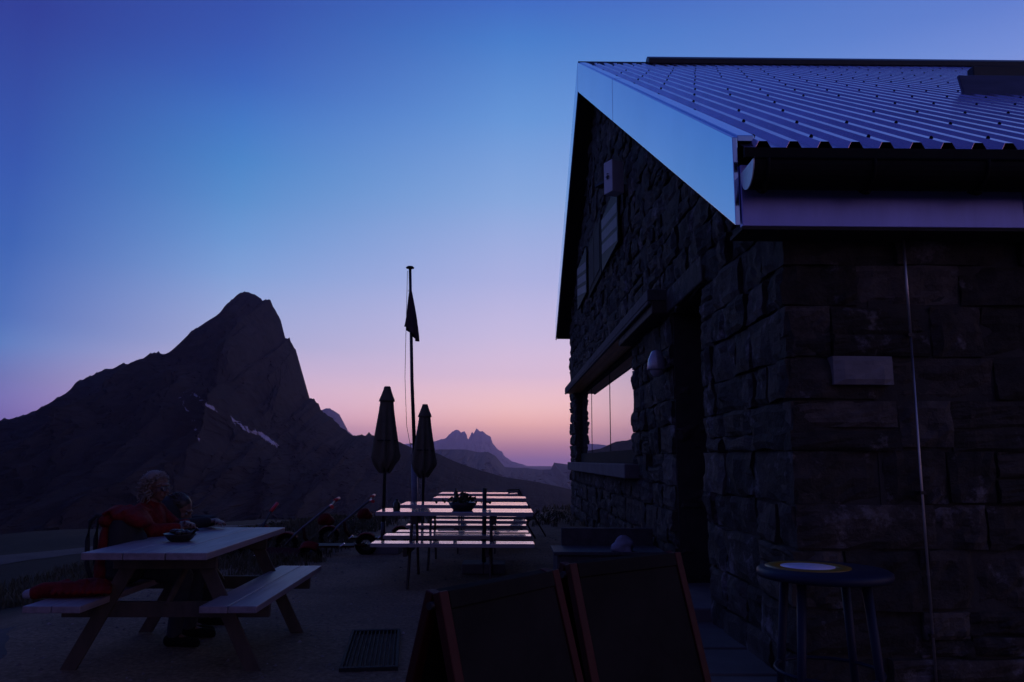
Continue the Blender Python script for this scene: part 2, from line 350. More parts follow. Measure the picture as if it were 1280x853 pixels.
mountain('twin_peak',TWIN,15500,4000,800,-200,[M_rockf],'far hazy purple massif with two jagged summits and a notch',ncol=420,nrow=40,amp=.13,jit=.014)
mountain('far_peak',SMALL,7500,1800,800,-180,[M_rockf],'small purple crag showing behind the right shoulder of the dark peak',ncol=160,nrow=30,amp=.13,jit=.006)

# ------------------------------------------------------------------ the hut
XW=1.65; YN=4.435; YF=19.45            # gable wall plane, near and far corner
XF=1.306; YE=4.2; YR=13.37; YB=19.9    # rake face, near eave, ridge, far eave
XE=12.0
hut=empty('stone_hut',(XW,YN,0),'dark rough stone mountain hut with a ribbed metal roof and pale trim','building')
def hb(mb,name,mats,parent=hut,**k):
    off=Vector((XW,YN,0))
    p=parent
    while p is not None and p is not hut: p=p.parent
    for v in mb.bm.verts: v.co-=off
    return mb.build(name,mats,parent,**k)
def roof_under(y):   # underside of roof slab along the gable
    return 2.62+ (y-YE)*.5935 if y<=YR else 8.06-(y-YR)*(8.06-4.40)/(YB-YR)
def top_sheet(y): return 3.06+(y-4.13)*.600 if y<=YR else 3.06+(YR-4.13)*.6-(y-YR)*.575
WIN=(9.96,18.1,1.28,2.86); NI=(6.39,7.6,-.1,2.76)
# mortar core of the gable wall: boxes and prisms round the openings
b=MB(); x0,x1=XW+.034,XW+.5
def col(y0,y1,z0,z1=None):
    if z1 is not None: b.box((x0,y0,z0),(x1,y1,z1))
    else:
        ys=[y0]+([YR] if y0<YR<y1 else [])+[y1]
        poly=[(y0,z0),(y1,z0)]+[(y,roof_under(y)+.1) for y in reversed(ys)]
        b.prism(poly,'x',x0,x1)
col(YN+.03,NI[0]+.02,-.3); col(NI[0]+.02,NI[1]-.02,NI[3]); col(NI[1]-.02,WIN[0]+.02,-.3); col(WIN[0]+.02,WIN[1]-.02,-.3,WIN[2]-.03); col(WIN[0]+.02,WIN[1]-.02,WIN[3]+.03); col(WIN[1]-.02,YF-.03,-.3)
b.box((XW+.5,YN+.020,-.3),(XE,YN+.5,2.75)); b.box((XW+.05,YN+.026,-.3),(XW+.499,YN+.0295,2.75))           # long wall core
b.box((XW+.5,YF-.45,-.3),(XE,YF-.05,4.3)); b.box((XE-.45,YN+.5,-.3),(XE,YF-.45,4.0))
b.box((XW+.5,NI[1]+.35,0),(XW+3,NI[1]+.4,2.8)); 
hb(b,'wall_core',M_mortar)
# rubble courses
def stone(mb, o, u, v, w, hgt, nrm, depth, seed, rough=.028):
    """block whose face lies at origin o, spanned by u*w and v*hgt, bulging along nrm"""
    n,m=7,7; F=[]
    u=Vector(u); v=Vector(v); nrm=Vector(nrm); o=Vector(o)
    tilt=(rnd.uniform(-.02,.02),rnd.uniform(-.012,.012)); pr=rnd.uniform(-.012,.024)
    for j in range(m):
        for i in range(n):
            a,c=i/(n-1),j/(m-1)
            e=min(a,1-a)*w; f_=min(c,1-c)*hgt
            edge=min(1,min(e,f_)/.022+.0)
            p=o+u*(a*w)+v*(c*hgt)
            q=noise.fractal((p.x*7+seed,p.y*7,p.z*7+seed*.3),.65,2.2,5)
            jt=Vector((noise.noise((p.x*4,p.y*4,seed)),noise.noise((p.y*4,p.z*4,seed+9)),0))
            bul=(-.016+.018*edge)+pr+q*rough*.8+abs(noise.noise((p.x*17+seed,p.y*17,p.z*17)))*rough*.8+tilt[0]*(a-.5)*2+tilt[1]*(c-.5)*2
            p=p+nrm*bul+u*jt.x*.026+v*jt.y*.024
            F.append(p)
    base=len(F); G=[]
    idx=[(i,0) for i in range(n)]+[(n-1,j) for j in range(1,m)]+[(i,m-1) for i in range(n-2,-1,-1)]+[(0,j) for j in range(m-2,0,-1)]
    for i,j in idx:
        G.append(F[j*n+i]-nrm*depth)
    faces=[(j*n+i,j*n+i+1,(j+1)*n+i+1,(j+1)*n+i) for j in range(m-1) for i in range(n-1)]
    L=len(idx)
    for k in range(L):
        i,j=idx[k]; i2,j2=idx[(k+1)%L]
        faces.append((j*n+i,base+k,base+(k+1)%L,j2*n+i2))
    mb._add([tuple(p) for p in F+G],faces,0,None,False)
def courses(z0,z1,lo=.24,hi=.37):
    z=z0; out=[]
    while z<z1:
        h=rnd.uniform(lo,hi); out.append((z,h)); z+=h
    return out
CR=courses(-.05,8.2)
g=MB(); sd=0
for z,h in CR:
    y=YN-rnd.choice([0,.0])
    long_first=rnd.random()<.5
    first=True
    while y<YF:
        w=rnd.uniform(.26,.62)*(1.2 if h>.28 else 1)
        brk=[NI[0],NI[1]] if z<NI[3]-.02 else []
        if WIN[2]-.06<z+h*.5 and z<WIN[3]-.02: brk=brk+[WIN[0],WIN[1]]
        for q in brk:
            if y<q<y+w+.12: w=q-y
        w=min(w,YF-y)
        if w<.05: y+=w; continue
        yc=y+w/2; inside=False
        if NI[0]<yc<NI[1] and z<NI[3]-.02: inside=True
        if WIN[0]<yc<WIN[1] and WIN[2]-.06<z+h*.5 and z<WIN[3]-.02: inside=True
        lim=min(roof_under(y),roof_under(y+w))+.06
        if not inside and z<lim:
            hh=min(h-.016,lim-z); 
            if hh>.05:
                
                    zs=[(z,hh)]
                    if hh>.25 and w>.3 and rnd.random()<.33:
                        c_=rnd.uniform(.38,.62)*hh; zs=[(z,c_-.010),(z+c_,hh-c_)]
                    for za,ha in zs:
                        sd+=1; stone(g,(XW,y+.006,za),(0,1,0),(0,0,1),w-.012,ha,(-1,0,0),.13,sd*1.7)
        y+=w
GW=g
g=MB()
for z,h in CR:
    if z>2.75: break
    x=XW-.0
    while x<XE:
        w=rnd.uniform(.22,.8); w=min(w,XE-x)
        hh=min(h-.014,2.78-z); zs=[(z,hh)]
        if hh>.24 and rnd.random()<.3:
            c_=rnd.uniform(.36,.64)*hh; zs=[(z,c_-.010),(z+c_,hh-c_)]
        for za,ha in zs:
            sd+=1
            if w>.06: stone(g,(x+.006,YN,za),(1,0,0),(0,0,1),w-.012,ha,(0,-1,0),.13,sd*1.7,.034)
        x+=w
hb(g,'long_wall',M_stone)
# the one pale block in the long wall
g=MB(); rs0=rnd.getstate(); stone(g,(1.895,YN-.046,1.735),(1,0,0),(0,0,1),.345,.178,(0,-1,0),.10,99.1,.010); rnd.setstate(rs0)
hb(g,'wall_stone',mat('pale_block',(.20,.19,.205),rough=.8,var=.2,scale=8,bump=.5,bscale=30))['label']='one pale smooth block set in the dark long wall'
# jamb stones of the far wall end and of the window and niche (ragged edges)
g=GW
def jamb(yy, sgn, z0, z1, dep=.30):
    for z,h in CR:
        if z+h*.5<z0 or z>z1-.02: continue
        global sd; sd+=1
        stone(g,(XW+.02,yy,z),(1,0,0),(0,0,1),dep,min(h-.016,z1-z),(0,sgn,0),.12,sd*1.3,.03)
jamb(YF,1,-.1,4.3); jamb(NI[0],1,-.1,NI[3],.42); jamb(NI[1],-1,-.1,NI[3],.42); jamb(WIN[0],1,WIN[2],WIN[3],.12); jamb(WIN[1],-1,WIN[2],WIN[3],.12)
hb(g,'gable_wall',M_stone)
# roof: slab, ribbed sheets, trim
b=MB(); xs0=XF+.035
b.prism([(YE+.05,2.66),(YR,8.09),(YR,8.54),(YE+.05,2.985)],'x',xs0,XE+.3)
b.prism([(YR+.0,8.085),(YB-.05,4.43),(YB-.05,4.80),(YR+.0,8.54)],'x',xs0,XE+.3)
roof=hb(b,'roof',M_dkgap)
def sheet(y0,y1):
    mb=MB(); prof=[]; x=XF+.05; pitch=.1757
    while x<XE+.3:
        prof+= [(x,0),(x+.050,0),(x+.072,.042),(x+.120,.042),(x+.142,0)]; x+=pitch
    rows=[]; ys=[y0+(y1-y0)*k/6 for k in range(7)]
    for y in ys: rows.append([(px,y,top_sheet(y)+pz) for px,pz in prof])
    mb.grid(rows,smooth=False)
    # screws with dark washers on the ribs
    k=0; x=XF+.05+.097
    while x<XE:
        t=.12+.28*((k*37)%11)/11*.0
        n_=int(abs(y1-y0)/1.32)
        for i in range(n_+1):
            yy=y0+(y1-y0)*min(1,(i*1.32+.16+.02*((k*5)%3)+(.66 if k%2 else 0))/abs(y1-y0))
            if i and rnd.random()<.15: continue
            z=top_sheet(yy)+.042
            mb.lathe([(.0115,-.002),(.0115,.005),(.007,.006),(.007,.012)],(x,yy,z),n=7,mi=1)
        x+=pitch; k+=1
    return mb
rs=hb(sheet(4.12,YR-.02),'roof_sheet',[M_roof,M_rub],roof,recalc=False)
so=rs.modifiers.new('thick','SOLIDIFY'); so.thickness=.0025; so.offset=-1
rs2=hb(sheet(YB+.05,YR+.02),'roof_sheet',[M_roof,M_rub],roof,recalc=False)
b=MB(); b.prism([(YR-.26,8.50),(YR-.26,8.60),(YR-.05,8.745),(YR+.05,8.745),(YR+.26,8.60),(YR+.26,8.50)],'x',2.60,XE+.32)
hb(b,'ridge_cap',M_dark,roof,bevel=.01)
b=MB(); b.prism([(YR-.16,8.49),(YR-.02,8.655),(YR+.02,8.655),(YR+.16,8.49)],'x',XF+.01,2.60)
hb(b,'ridge_flashing',M_dark,roof)
# pale sheet trim on the rake: two panels down each side with a seam
def rake(y0,y1,name,dy=.012):
    mb=MB()
    def zb(y): return roof_under(y)
    def zt(y): return 3.15+(y-YE)*.599 if y<=YR+1e-6 else 8.645-(y-YR)*.567
    a,c=(y0+dy,y1-dy)
    mb.prism([(a,zb(a)),(c,zb(c)),(c,zt(c)),(a,zt(a))],'x',XF,XF+.03)
    mb.prism([(a,zt(a)-.025),(c,zt(c)-.025),(c,zt(c)+.012),(a,zt(a)+.012)],'x',XF+.031,XF+.13)
    return hb(mb,name,M_flash,roof,bevel=.004)
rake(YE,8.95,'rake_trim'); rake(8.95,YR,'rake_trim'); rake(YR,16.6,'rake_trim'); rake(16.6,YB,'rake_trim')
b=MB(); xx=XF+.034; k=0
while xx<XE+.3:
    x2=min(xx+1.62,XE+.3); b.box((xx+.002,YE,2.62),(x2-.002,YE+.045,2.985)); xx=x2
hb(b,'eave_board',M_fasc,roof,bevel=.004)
b=MB(); b.prism([(YE-.0,2.60),(YE+.24,2.60),(YE+.24,2.622),(YE-.0,2.618)],'x',XF+.034,XE+.3); hb(b,'eave_soffit',M_dkgap,roof)
# gutter: half-round trough with end cap, lip and brackets
b=MB(); prof=[]
cy,cz,rr=4.075,2.925,.118
arc=[(cy+rr*math.cos(a),cz+rr*1.1*math.sin(a)) for a in [math.pi+math.pi*k/14 for k in range(15)]]
inn=[(cy+(rr-.006)*math.cos(a),cz+(rr-.006)*1.1*math.sin(a)) for a in [2*math.pi-math.pi*k/14 for k in range(15)]]
b.prism(arc+inn,'x',1.345,XE+.3); b.tube([(1.345,cy-rr,cz+.004),(XE+.3,cy-rr,cz+.004)],.009,8)
gut=hb(b,'gutter',M_gutter)
b=MB(); b.prism(arc,'x',1.338,1.3445); hb(b,'end_cap',mat('bright_end_cap',(.6,.6,.65),rough=.4,metal=.5),gut)
for q in [1.42]+[2.0+.62*i for i in range(17)]:
    b=MB()
    pts=[(q,cy+ (rr+.006)*math.cos(a),cz+(rr+.006)*1.1*math.sin(a)) for a in [math.pi+math.pi*k/10 for k in range(11)]]+[(q,YE-.002,cz-.09)]
    b.tube(pts,.010,6); b.ball((q,cy,cz-rr*1.1-.01),(.028,.02,.018),u=8,v=6)
    hb(b,'bracket',M_gutter,gut)
b=MB(); b.box((XF+.03,4.09,2.99),(XE+.3,4.115,3.045)); hb(b,'drip_edge',M_gutter,roof)
# steep dark panel standing on the roof with a hatch behind it
b=MB(); b.prism([(7.36,4.985),(7.40,4.985),(7.48,5.285),(7.44,5.285)],'x',4.70,8.2)
pn=hb(b,'roof_panel',M_panel,roof,bevel=.006)
b=MB(); b.box((5.29,8.1,5.40),(8.6,8.22,5.755)); hc=hb(b,'roof_hatch',M_dark,roof,bevel=.01)
b=MB(); b.box((5.95,8.02,5.66),(7.6,8.099,5.69)); hb(b,'hatch_rail',M_zinc,hc)
# window: sill slab, frame, three panes and hood
b=MB(); b.box((1.49,9.7,1.075),(XW+.2,18.5,1.255)); hb(b,'window_sill',M_conc,bevel=.015)
b=MB(); fx=1.80
for z0,z1 in ((1.256,1.45),(2.80,2.88)): b.box((fx-.03,9.98,z0),(fx+.05,18.08,z1))
for y in (9.98,18.02): b.box((fx-.029,y,1.451),(fx+.049,y+.06,2.799))
win=hb(b,'window',M_frame,bevel=.006)
for ya,yb in ((10.04,13.18),(13.205,15.98),(16.005,18.02)):
    p=MB(); p.box((fx,ya,1.452),(fx+.02,yb,2.798)); hb(p,'pane',M_glass,win)
for y in (13.18,15.98):
    p=MB(); p.box((fx-.006,y,1.452),(fx+.026,y+.025,2.798)); hb(p,'mullion',M_frame,win)
# hood: concrete slab with a warm boarded soffit
b=MB(); b.box((1.43,7.605,2.90),(XW+.4,18.45,3.02)); b.box((1.43,7.605,2.86),(1.47,18.45,2.899)); hood=hb(b,'window_hood',M_hood,bevel=.012)
b=MB()
for k in range(3): b.box((1.472+.107*k,9.9,2.872),(1.575+.107*k,18.4,2.897))
hb(b,'soffit',M_soffit,hood)
b=MB(); b.box((1.475,7.61,2.77),(XW+.5,9.9,2.898)); hb(b,'beam',M_woodd,hood,bevel=.01)
# entrance niche: lintel, plank door
b=MB(); b.box((XW-.03,6.2,2.77),(XW+.5,7.602,3.0)); hb(b,'lintel',M_stone,bevel=.015)
b=MB()
for k in range(8): b.box((XW+.42,6.42+k*.146,.06),(XW+.47+.003*(k%2),6.42+k*.146+.143,2.74))
door=hb(b,'door',M_woodd,bevel=.004)
b=MB(); b.tube([(XW+.40,6.60,1.02),(XW+.36,6.60,1.02),(XW+.36,6.72,1.02)],.011,8); b.box((XW+.405,6.575,.94),(XW+.419,6.625,1.14)); hb(b,'handle',M_zinc,door)
b=MB(); b.box((XW-.25,6.3,0),(XW+.42,7.65,.15)); hb(b,'doorstep',M_conc,bevel=.015)
# painted shutters beside a small gable window
def shutter(y0,y1,z0,z1,sgn):
    mb=MB(); mb.box((XW-.075,y0,z0),(XW-.045,y1,z1)); s=hb(mb,'shutter',M_shut,bevel=.004)
    H=z1-z0; n=3; bw=H/(2*n+1)
    for k in range(n):
        za=z0+.16+(H-.46)/2*k; sl=sgn; bw=.15; mb=MB()
        mb.prism([(y0+.05,za-sl/2),(y1-.05,za+sl/2),(y1-.05,za+sl/2+bw),(y0+.05,za-sl/2+bw)],'x',XW-.0785,XW-.0752)
        hb(mb,'stripe',M_shutl,s)
shutter(10.5,12.3,4.36,5.24,.26); shutter(14.7,16.6,4.56,5.48,.30)
b=MB(); b.box((XW-.05,12.6,4.4),(XW+.02,14.5,5.45)); gw=hb(b,'window',M_frame,bevel=.01)
b=MB(); b.box((XW-.06,12.72,4.52),(XW-.052,13.52,5.33)); b.box((XW-.06,13.58,4.52),(XW-.052,14.38,5.33)); hb(b,'pane',M_dkgap,gw)
# lightning conductor on the long wall
b=MB(); b.tube([(2.352,YN-.05,2.66),(2.352,YN-.052,2.02)],.0085,8); b.tube([(2.352,YN-.051,2.02),(2.352,YN-.05,1.2),(2.352,YN-.05,0)],.0075,8); hb(b,'conductor',M_zinc)
for z in (2.02,1.12,.35):
    b=MB(); b.box((2.335,YN-.062,z),(2.369,YN+.03,z+.018)); hb(b,'clip',M_dark)

# white box high on the gable, wall lamp
bx=empty('wall_box',(XW-.16,10.2,4.95),'small white box with a dark emblem, high on the gable wall','box',rz=R(28))
b=MB(); b.box((-.1,-.10,-.0),(.1,.10,.46)); b.build('casing',M_white,bx,bevel=.01)
b=MB(); b.box((-.1,.101,.18),(.02,.32,.22)); b.build('bracket',M_dark,bx)
b=MB()
b.lathe([(.001,0),(.018,0),(.018,.004),(.001,.004)],(0,0,0),n=12); 
b.box((-.014,-.012,-.075),(.014,.0,-.022)); b.box((-.032,-.012,-.045),(.032,.0,-.033))
e=b.build('emblem',M_dark,bx); e.location=(-.1035,0,.27); e.rotation_euler.z=R(-90)
lp=empty('wall_lamp',(XW+.02,7.76,2.30),'round metal wall lamp on the pier beside the dark doorway','lamp')
b=MB(); b.box((-.06,-.03,-.03),(.02,.03,.03)); b.tube([(-.05,0,0),(-.13,0,.05)],.014,8); b.build('bracket',M_dark,lp)
b=MB(); b.lathe([(.012,.16),(.05,.14),(.085,.06),(.10,-.04),(.094,-.05)],(-.13,0,-.04),n=20); b.build('lamp_shade',mat('lamp_enamel',(.5,.5,.55),rough=.25,metal=.4),lp)
b=MB(); b.ball((-.13,0,-.09),(.07,.07,.07)); b.build('globe',mat('lamp_globe',(.4,.4,.45),rough=.12),lp)

# ------------------------------------------------------------------ furniture
def picnic(loc, rz, L, W, label, group, top_h=.75, bench_h=.45, bo=.345, bw=.335, m=M_wood, planks=3, sup=.33):
    """length along local y; one tabletop, two benches, two A frames"""
    t=empty('picnic_table',loc,label,'table',group,rz)
    b=MB(); pw=W/planks
    for k in range(planks): b.box((-W/2+k*pw+.003,-L/2+rnd.uniform(0,.008),top_h-.042),(-W/2+(k+1)*pw-.003,L/2-rnd.uniform(0,.008),top_h))
    b.build('tabletop',m,t,bevel=.005)
    for s in (-1,1):
        b=MB()
        x0=s*(W/2)+(.0 if s>0 else -bw)-s*.03; n=2
        for k in range(n): b.box((x0+k*bw/n+.002,-L/2+.0+rnd.uniform(0,.006),bench_h-.04),(x0+(k+1)*bw/n-.002,L/2,bench_h))
        b.build('bench',m,t,bevel=.005)
    for sy in (-1,1):
        yy=sy*(L/2-sup)
        b=MB()
        b.box((-W/2+.05,yy-.022,top_h-.132),(W/2-.05,yy+.022,top_h-.0435))
        b.build('top_batten',M_woodd,t,bevel=.004)
        b=MB(); e=W/2+bw-.06
        b.box((-e,yy+.046,bench_h-.135),(e,yy+.088,bench_h-.0415)); b.build('bench_beam',M_woodd,t,bevel=.004)
        for s in (-1,1):
            b=MB(); xt,xb=s*.20,s*(W/2+.20)
            b.prism([(xt-.05,top_h-.045),(xt+.05,top_h-.045),(xb+.05,.0),(xb-.05,.0)],'y',yy+.0235,yy+.0455) if False else b.prism([(xt-.05,top_h-.0445),(xt+.05,top_h-.0445),(xb+.05,0),(xb-.05,0)],'y',yy+.024,yy+.0445)
            b.build('leg',M_woodd,t,bevel=.003)
    for ya in (-L/2+sup+.05,L/2-sup-.01) if m is M_wood else ():
        b=MB(); b.tube([(0,ya,bench_h-.07),(0,ya*.08,top_h-.07)],.022,6); b.build('brace',M_woodd,t)
    return t
GT='wooden picnic tables on the terrace'
picnic((-2.125,5.52,0),R(1),1.74,.735,'large near picnic table at the left with two seated people behind it',GT)
def row(y,xc,L,label,bench_sw=1,W=.62):
    t=picnic((xc,y,0),R(90),L,W,label,GT,bo=.3,bw=.27,m=M_woodx,planks=2,sup=.42); return t
row(8.62,-.53,1.68,'foremost table of the middle row, with the dark flower pot on it',W=.62)
row(9.95,-.50,1.58,'second table of the middle row, behind the flower pot table',W=.72)
row(11.62,-.36,1.36,'third table of the middle row, counted from the camera',W=.6)
row(13.05,-.43,1.30,'farthest table of the middle row, nearest the valley',W=.6)

# closed parasols on heavy bases, and one base without a parasol
def umbrella(x,y,top,r,label):
    t=empty('parasol',(x,y,0),label,'parasol','closed parasols between the tables')
    for k in range(2):
        b=MB(); b.box((-.26,-.20+.2*k+.003,0),(.26,-.003+.2*k,.13)); b.build('base',M_conc,t,bevel=.012)
    b=MB(); b.tube([(0,0,.13),(0,0,.42)],.034,12); b.tube([(0,0,.42),(0,0,top-.06)],.023,12); b.build('pole',M_pole,t)
    h0=top-1.2; b=MB(); rows=[]
    n=64
    prof=[(0.0,.42),(.02,.66),(.07,.92),(.12,1.0),(.2,.97),(.30,.89),(.42,.80),(.55,.71),(.68,.62),(.80,.55),(.815,.55),(.818,.66),(.84,.62),(.90,.46),(.96,.32),(.99,.26),(1.0,.22)]
    for z,q in prof:
        rw=[]
        for k in range(n+1):
            a=2*math.pi*k/n
            sk_=sstep(.95,.3,z)
            fold=1+ .20*sk_*math.cos(8*a+.9*z)+.09*sk_*math.cos(3*a+1.3+2*z)+.05*sk_*math.cos(13*a)
            rr=r*q*fold
            zz=h0+z*1.2+(.05*math.cos(8*a)*(1 if z<.2 else 0)+.03*noise.noise((a*2,x,3)) if z<.2 else 0)
            rw.append((rr*math.cos(a),rr*math.sin(a),zz))
        rows.append(rw)
    b.grid(rows); bmesh.ops.remove_doubles(b.bm,verts=b.bm.verts,dist=1e-5)
    c=b.build('canopy',M_canvas,t)
    b=MB(); b.lathe([(.045,0),(.052,.01),(.05,.04),(.02,.055)],(0,0,top-.055),n=14); b.build('finial',M_dark,t)
    b=MB(); 
    b.tube([(.5*r*1.9*math.cos(a)*.93,.5*r*1.9*math.sin(a)*.93,h0+.42) for a in [2*math.pi*k/24 for k in range(24)]],.010,6,closed=True); b.build('tie_strap',M_strap,t)
    return t
umbrella(-1.715,11.15,2.345,.176,'taller closed olive parasol left of the flagpole')
umbrella(-1.375,13.2,2.235,.180,'smaller closed olive parasol right of the flagpole')
st=empty('parasol_stand',(-.24,9.33,0),'low block stand with a bare upright tube, rising between the tables','stand')
for k in range(2):
    b=MB(); b.box((-.25+.252*k,-.2,0),(-.002+.252*k,.2,.11)); b.build('base',M_conc,st,bevel=.012)
b=MB(); b.tube([(0,0,.11),(0,0,.97)],.026,12); b.build('tube',M_dark,st)
b=MB(); b.tube([(.02,-.02,.8),(.06,-.05,.8)],.008,8); b.ball((.065,-.055,.8),.018); b.build('knob',M_dark,st)

# flagpole and hanging flag
fp=empty('flagpole',(-1.83,16,0),'tall thin leaning flagpole rising between the two closed parasols','flagpole')
b=MB(); T=Vector((-.222,0,5.32)); b.tube([(0,0,.95),tuple(T*.55),tuple(T)],[.042,.036,.030],12); b.build('pole',M_pole,fp)
b=MB(); b.tube([(0.015,0,0),(-.03,0,1.2)],.066,14); b.build('sleeve',mat('painted_sleeve',(.17,.18,.24),rough=.5),fp)
b=MB(); b.lathe([(.03,0),(.085,.012),(.09,.03),(.06,.055),(.01,.06)],tuple(T),n=18); b.build('cap',M_dark,fp)
b=MB(); hp=[(-.222-.055,0,5.28),(-.20-.075,0,4.2),(-.17-.10,0,3.0),(-.12-.09,0,2.0),(-.085-.03,0,1.55)]
b.tube(hp,.0055,5); b.build('halyard',M_strap,fp)
b=MB(); b.tube([(-.13,0,1.62),(-.03,-.02,1.60)],.012,6); b.build('cleat',M_dark,fp)
fl=empty('flag',(-2.03,15.98,3.93),'dark limp flag hanging furled against the flagpole','flag')
b=MB(); rows=[]
for j in range(17):
    v=j/16; z=.92*(1-v)-.02; wd=.03+.115*v**.9; rw=[]
    for k in range(33):
        a=2*math.pi*k/32
        f=1+.28*math.sin(5*a+2*v)*v+.1*math.sin(9*a)
        rw.append((-.01+.075*v*.6+wd*f*math.cos(a)*.95+.012, wd*.55*f*math.sin(a), z-(.16*v**6*math.cos(a*1.0-.2)) + 0))
    rows.append(rw)
b.grid(rows); bmesh.ops.remove_doubles(b.bm,verts=b.bm.verts,dist=1e-5); cl=b.build('cloth',M_flag,fl)
b=MB(); b.tube([(-.06,0,.90),(.02,0,.93)],.008,6); b.build('clip',M_zinc,fl)

# sandwich boards
def sandwich(p0,p1,label):
    a=Vector((p0[0],p0[1],0)); c=Vector((p1[0],p1[1],0)); d=(c-a); L=d.length; mid=(a+c)/2
    t=empty('sandwich_board',(mid.x,mid.y,0),label,'sandwich board','black sandwich boards in front of the hut',math.atan2(d.y,d.x))
    H=.95; sp=.27
    for s in (-1,1):
        ang=math.atan2(sp,H)*s
        M=Matrix.Translation((0,s*.012,H))@Matrix.Rotation(ang,4,'X')
        HL=H/math.cos(ang)-.01
        b=MB(); b.box((-L/2+.038,-.006,-HL+.12),(L/2-.038,.006,-.05),0,M); pn=b.build('panel',M_chalk,t)
        for q in (-1,1):
            b=MB(); x0=q*(L/2-.02)
            b.box((x0-.018,-.014,-HL),(x0+.018,.014,0),0,M); b.build('stile',M_red,t,bevel=.004)
        for za,zb in ((-.049,-.002),(-HL+.075,-HL+.119)):
            b=MB(); b.box((-L/2+.039,-.013,za),(L/2-.039,.013,zb),0,M); b.build('rail',M_chalk,t,bevel=.003)
    for q in (-1,1):
        b=MB(); b.tube([(q*(L/2-.02)-.03,0,H-.035),(q*(L/2-.02)+.03,0,H-.035)],.011,8); b.build('hinge',M_dark,t)
sandwich((-.193,2.13),(.158,2.575),'nearer black sandwich board with red stiles, left of the pair')
sandwich((.204,2.707),(.667,3.07),'further black sandwich board with red stiles, right of the pair')

# tall round bistro table by the corner of the hut
bt=empty('bistro_table',(1.50,3.72,.018),'blue plastic table with a yellow ring and pale centre on its top','table')
b=MB(); b.lathe([(.27,.742),(.295,.745),(.302,.757),(.300,.775),(.285,.785),(.02,.783)],n=48); b.build('tabletop',M_blue,bt)
b=MB(); b.lathe([(.195,.7842),(.195,.7868),(.127,.7868),(.127,.7842)],(-.05,.06,0),n=48,cap=False); b.build('ring',M_yel,bt)
b=MB(); b.lathe([(.124,.7845),(.124,.7872),(.001,.7872)],(-.05,.06,0),n=40); b.build('disc',M_pale,bt)
for k in range(4):
    a=R(40+90*k); b=MB(); b.tube([(.20*math.cos(a),.20*math.sin(a),.745),(.27*math.cos(a),.27*math.sin(a),0)],[.022,.017],10); b.build('leg',M_blue,bt)
b=MB(); b.tube([(.235*math.cos(2*math.pi*k/24),.235*math.sin(2*math.pi*k/24),.33) for k in range(24)],.009,6,closed=True); b.build('stretcher',M_blue,bt)

# floor grate
gt=empty('floor_grate',(-.90,5.55,0),'dark steel floor grate let into the terrace','grate',rz=R(7)); gt.scale=(.82,1,1)
b=MB(); 
for lo,hi in (((-.22,-.55,.0),(.22,-.51,.028)),((-.22,.51,.0),(.22,.55,.028)),((-.22,-.51,.0),(-.195,.51,.028)),((.195,-.51,.0),(.22,.51,.028))): b.box(lo,hi)
b.build('frame',M_grate,gt,bevel=.003)
b=MB()
for k in range(11): b.box((-.175+k*.035-.005,-.508,.004),(-.175+k*.035+.005,.508,.024))
b.build('bars',M_grate,gt)

# chest with raised back beside the wall, and a white sack on it
ch=empty('storage_chest',(.96,7.5,0),'low dark chest with a raised backboard beside the hut wall','chest')
b=MB(); b.box((-.48,-.28,.0),(.50,.28,.44)); b.build('body',M_box,ch,bevel=.01)
b=MB(); b.box((-.51,-.31,.442),(.52,.24,.475)); b.build('lid',M_box,ch,bevel=.008)
b=MB(); b.box((-.40,.245,.442),(.50,.30,.64)); b.build('backboard',M_box,ch,bevel=.008)
sk_=MB(); 
rows=[]
for j in range(12):
    v=j/11; rw=[]
    for k in range(25):
        a=2*math.pi*k/24; rr=.135*(.75+.45*v-1.05*v*v)*(1+.45*noise.noise((math.cos(a)*1.6,math.sin(a)*1.6,v*2.5))+.18*noise.noise((math.cos(a)*5,math.sin(a)*5,v*7)))
        rw.append((rr*math.cos(a),rr*math.sin(a)*.8,.23*v))
    rows.append(rw)
sk_.grid(rows); bmesh.ops.remove_doubles(sk_.bm,verts=sk_.bm.verts,dist=1e-5)
o=sk_.build('cloth_sack',M_bag); o.location=(1.10,7.28,.475); o.scale=(.95,.85,.62); tag(o,'small crumpled white sack on the lid of the dark chest','sack')

# things on the tables
bw=empty('bowl',(-2.17,5.30,.75),'dark bowl with dark contents on the near left picnic table','bowl')
b=MB(); b.lathe([(.055,0),(.075,.012),(.10,.045),(.108,.052),(.096,.046),(.06,.018),(.01,.015)],n=28); b.build('vessel',M_bowl,bw)
b=MB()
for k in range(16):
    a=rnd.uniform(0,6.28); r0=rnd.uniform(.0,.06); b.ball((r0*math.cos(a),r0*math.sin(a),.045+rnd.uniform(0,.022)),(.026,.02,.015),Matrix.Rotation(a,3,'Z'),u=8,v=6)
b.tube([(.075,.01,.045),(.105,.015,.085),(.112,.01,.07)],.009,6)
b.build('contents',M_bowl,bw)
fpot=empty('flower_pot',(-.46,8.62,.75),'dark potted plant in the middle of the foremost far table','plant pot')
b=MB(); b.lathe([(.09,0),(.125,.05),(.135,.085),(.12,.08),(.1,.06),(.01,.06)],n=22,sx=1.15); b.build('pot',M_bowl,fpot)
b=MB()
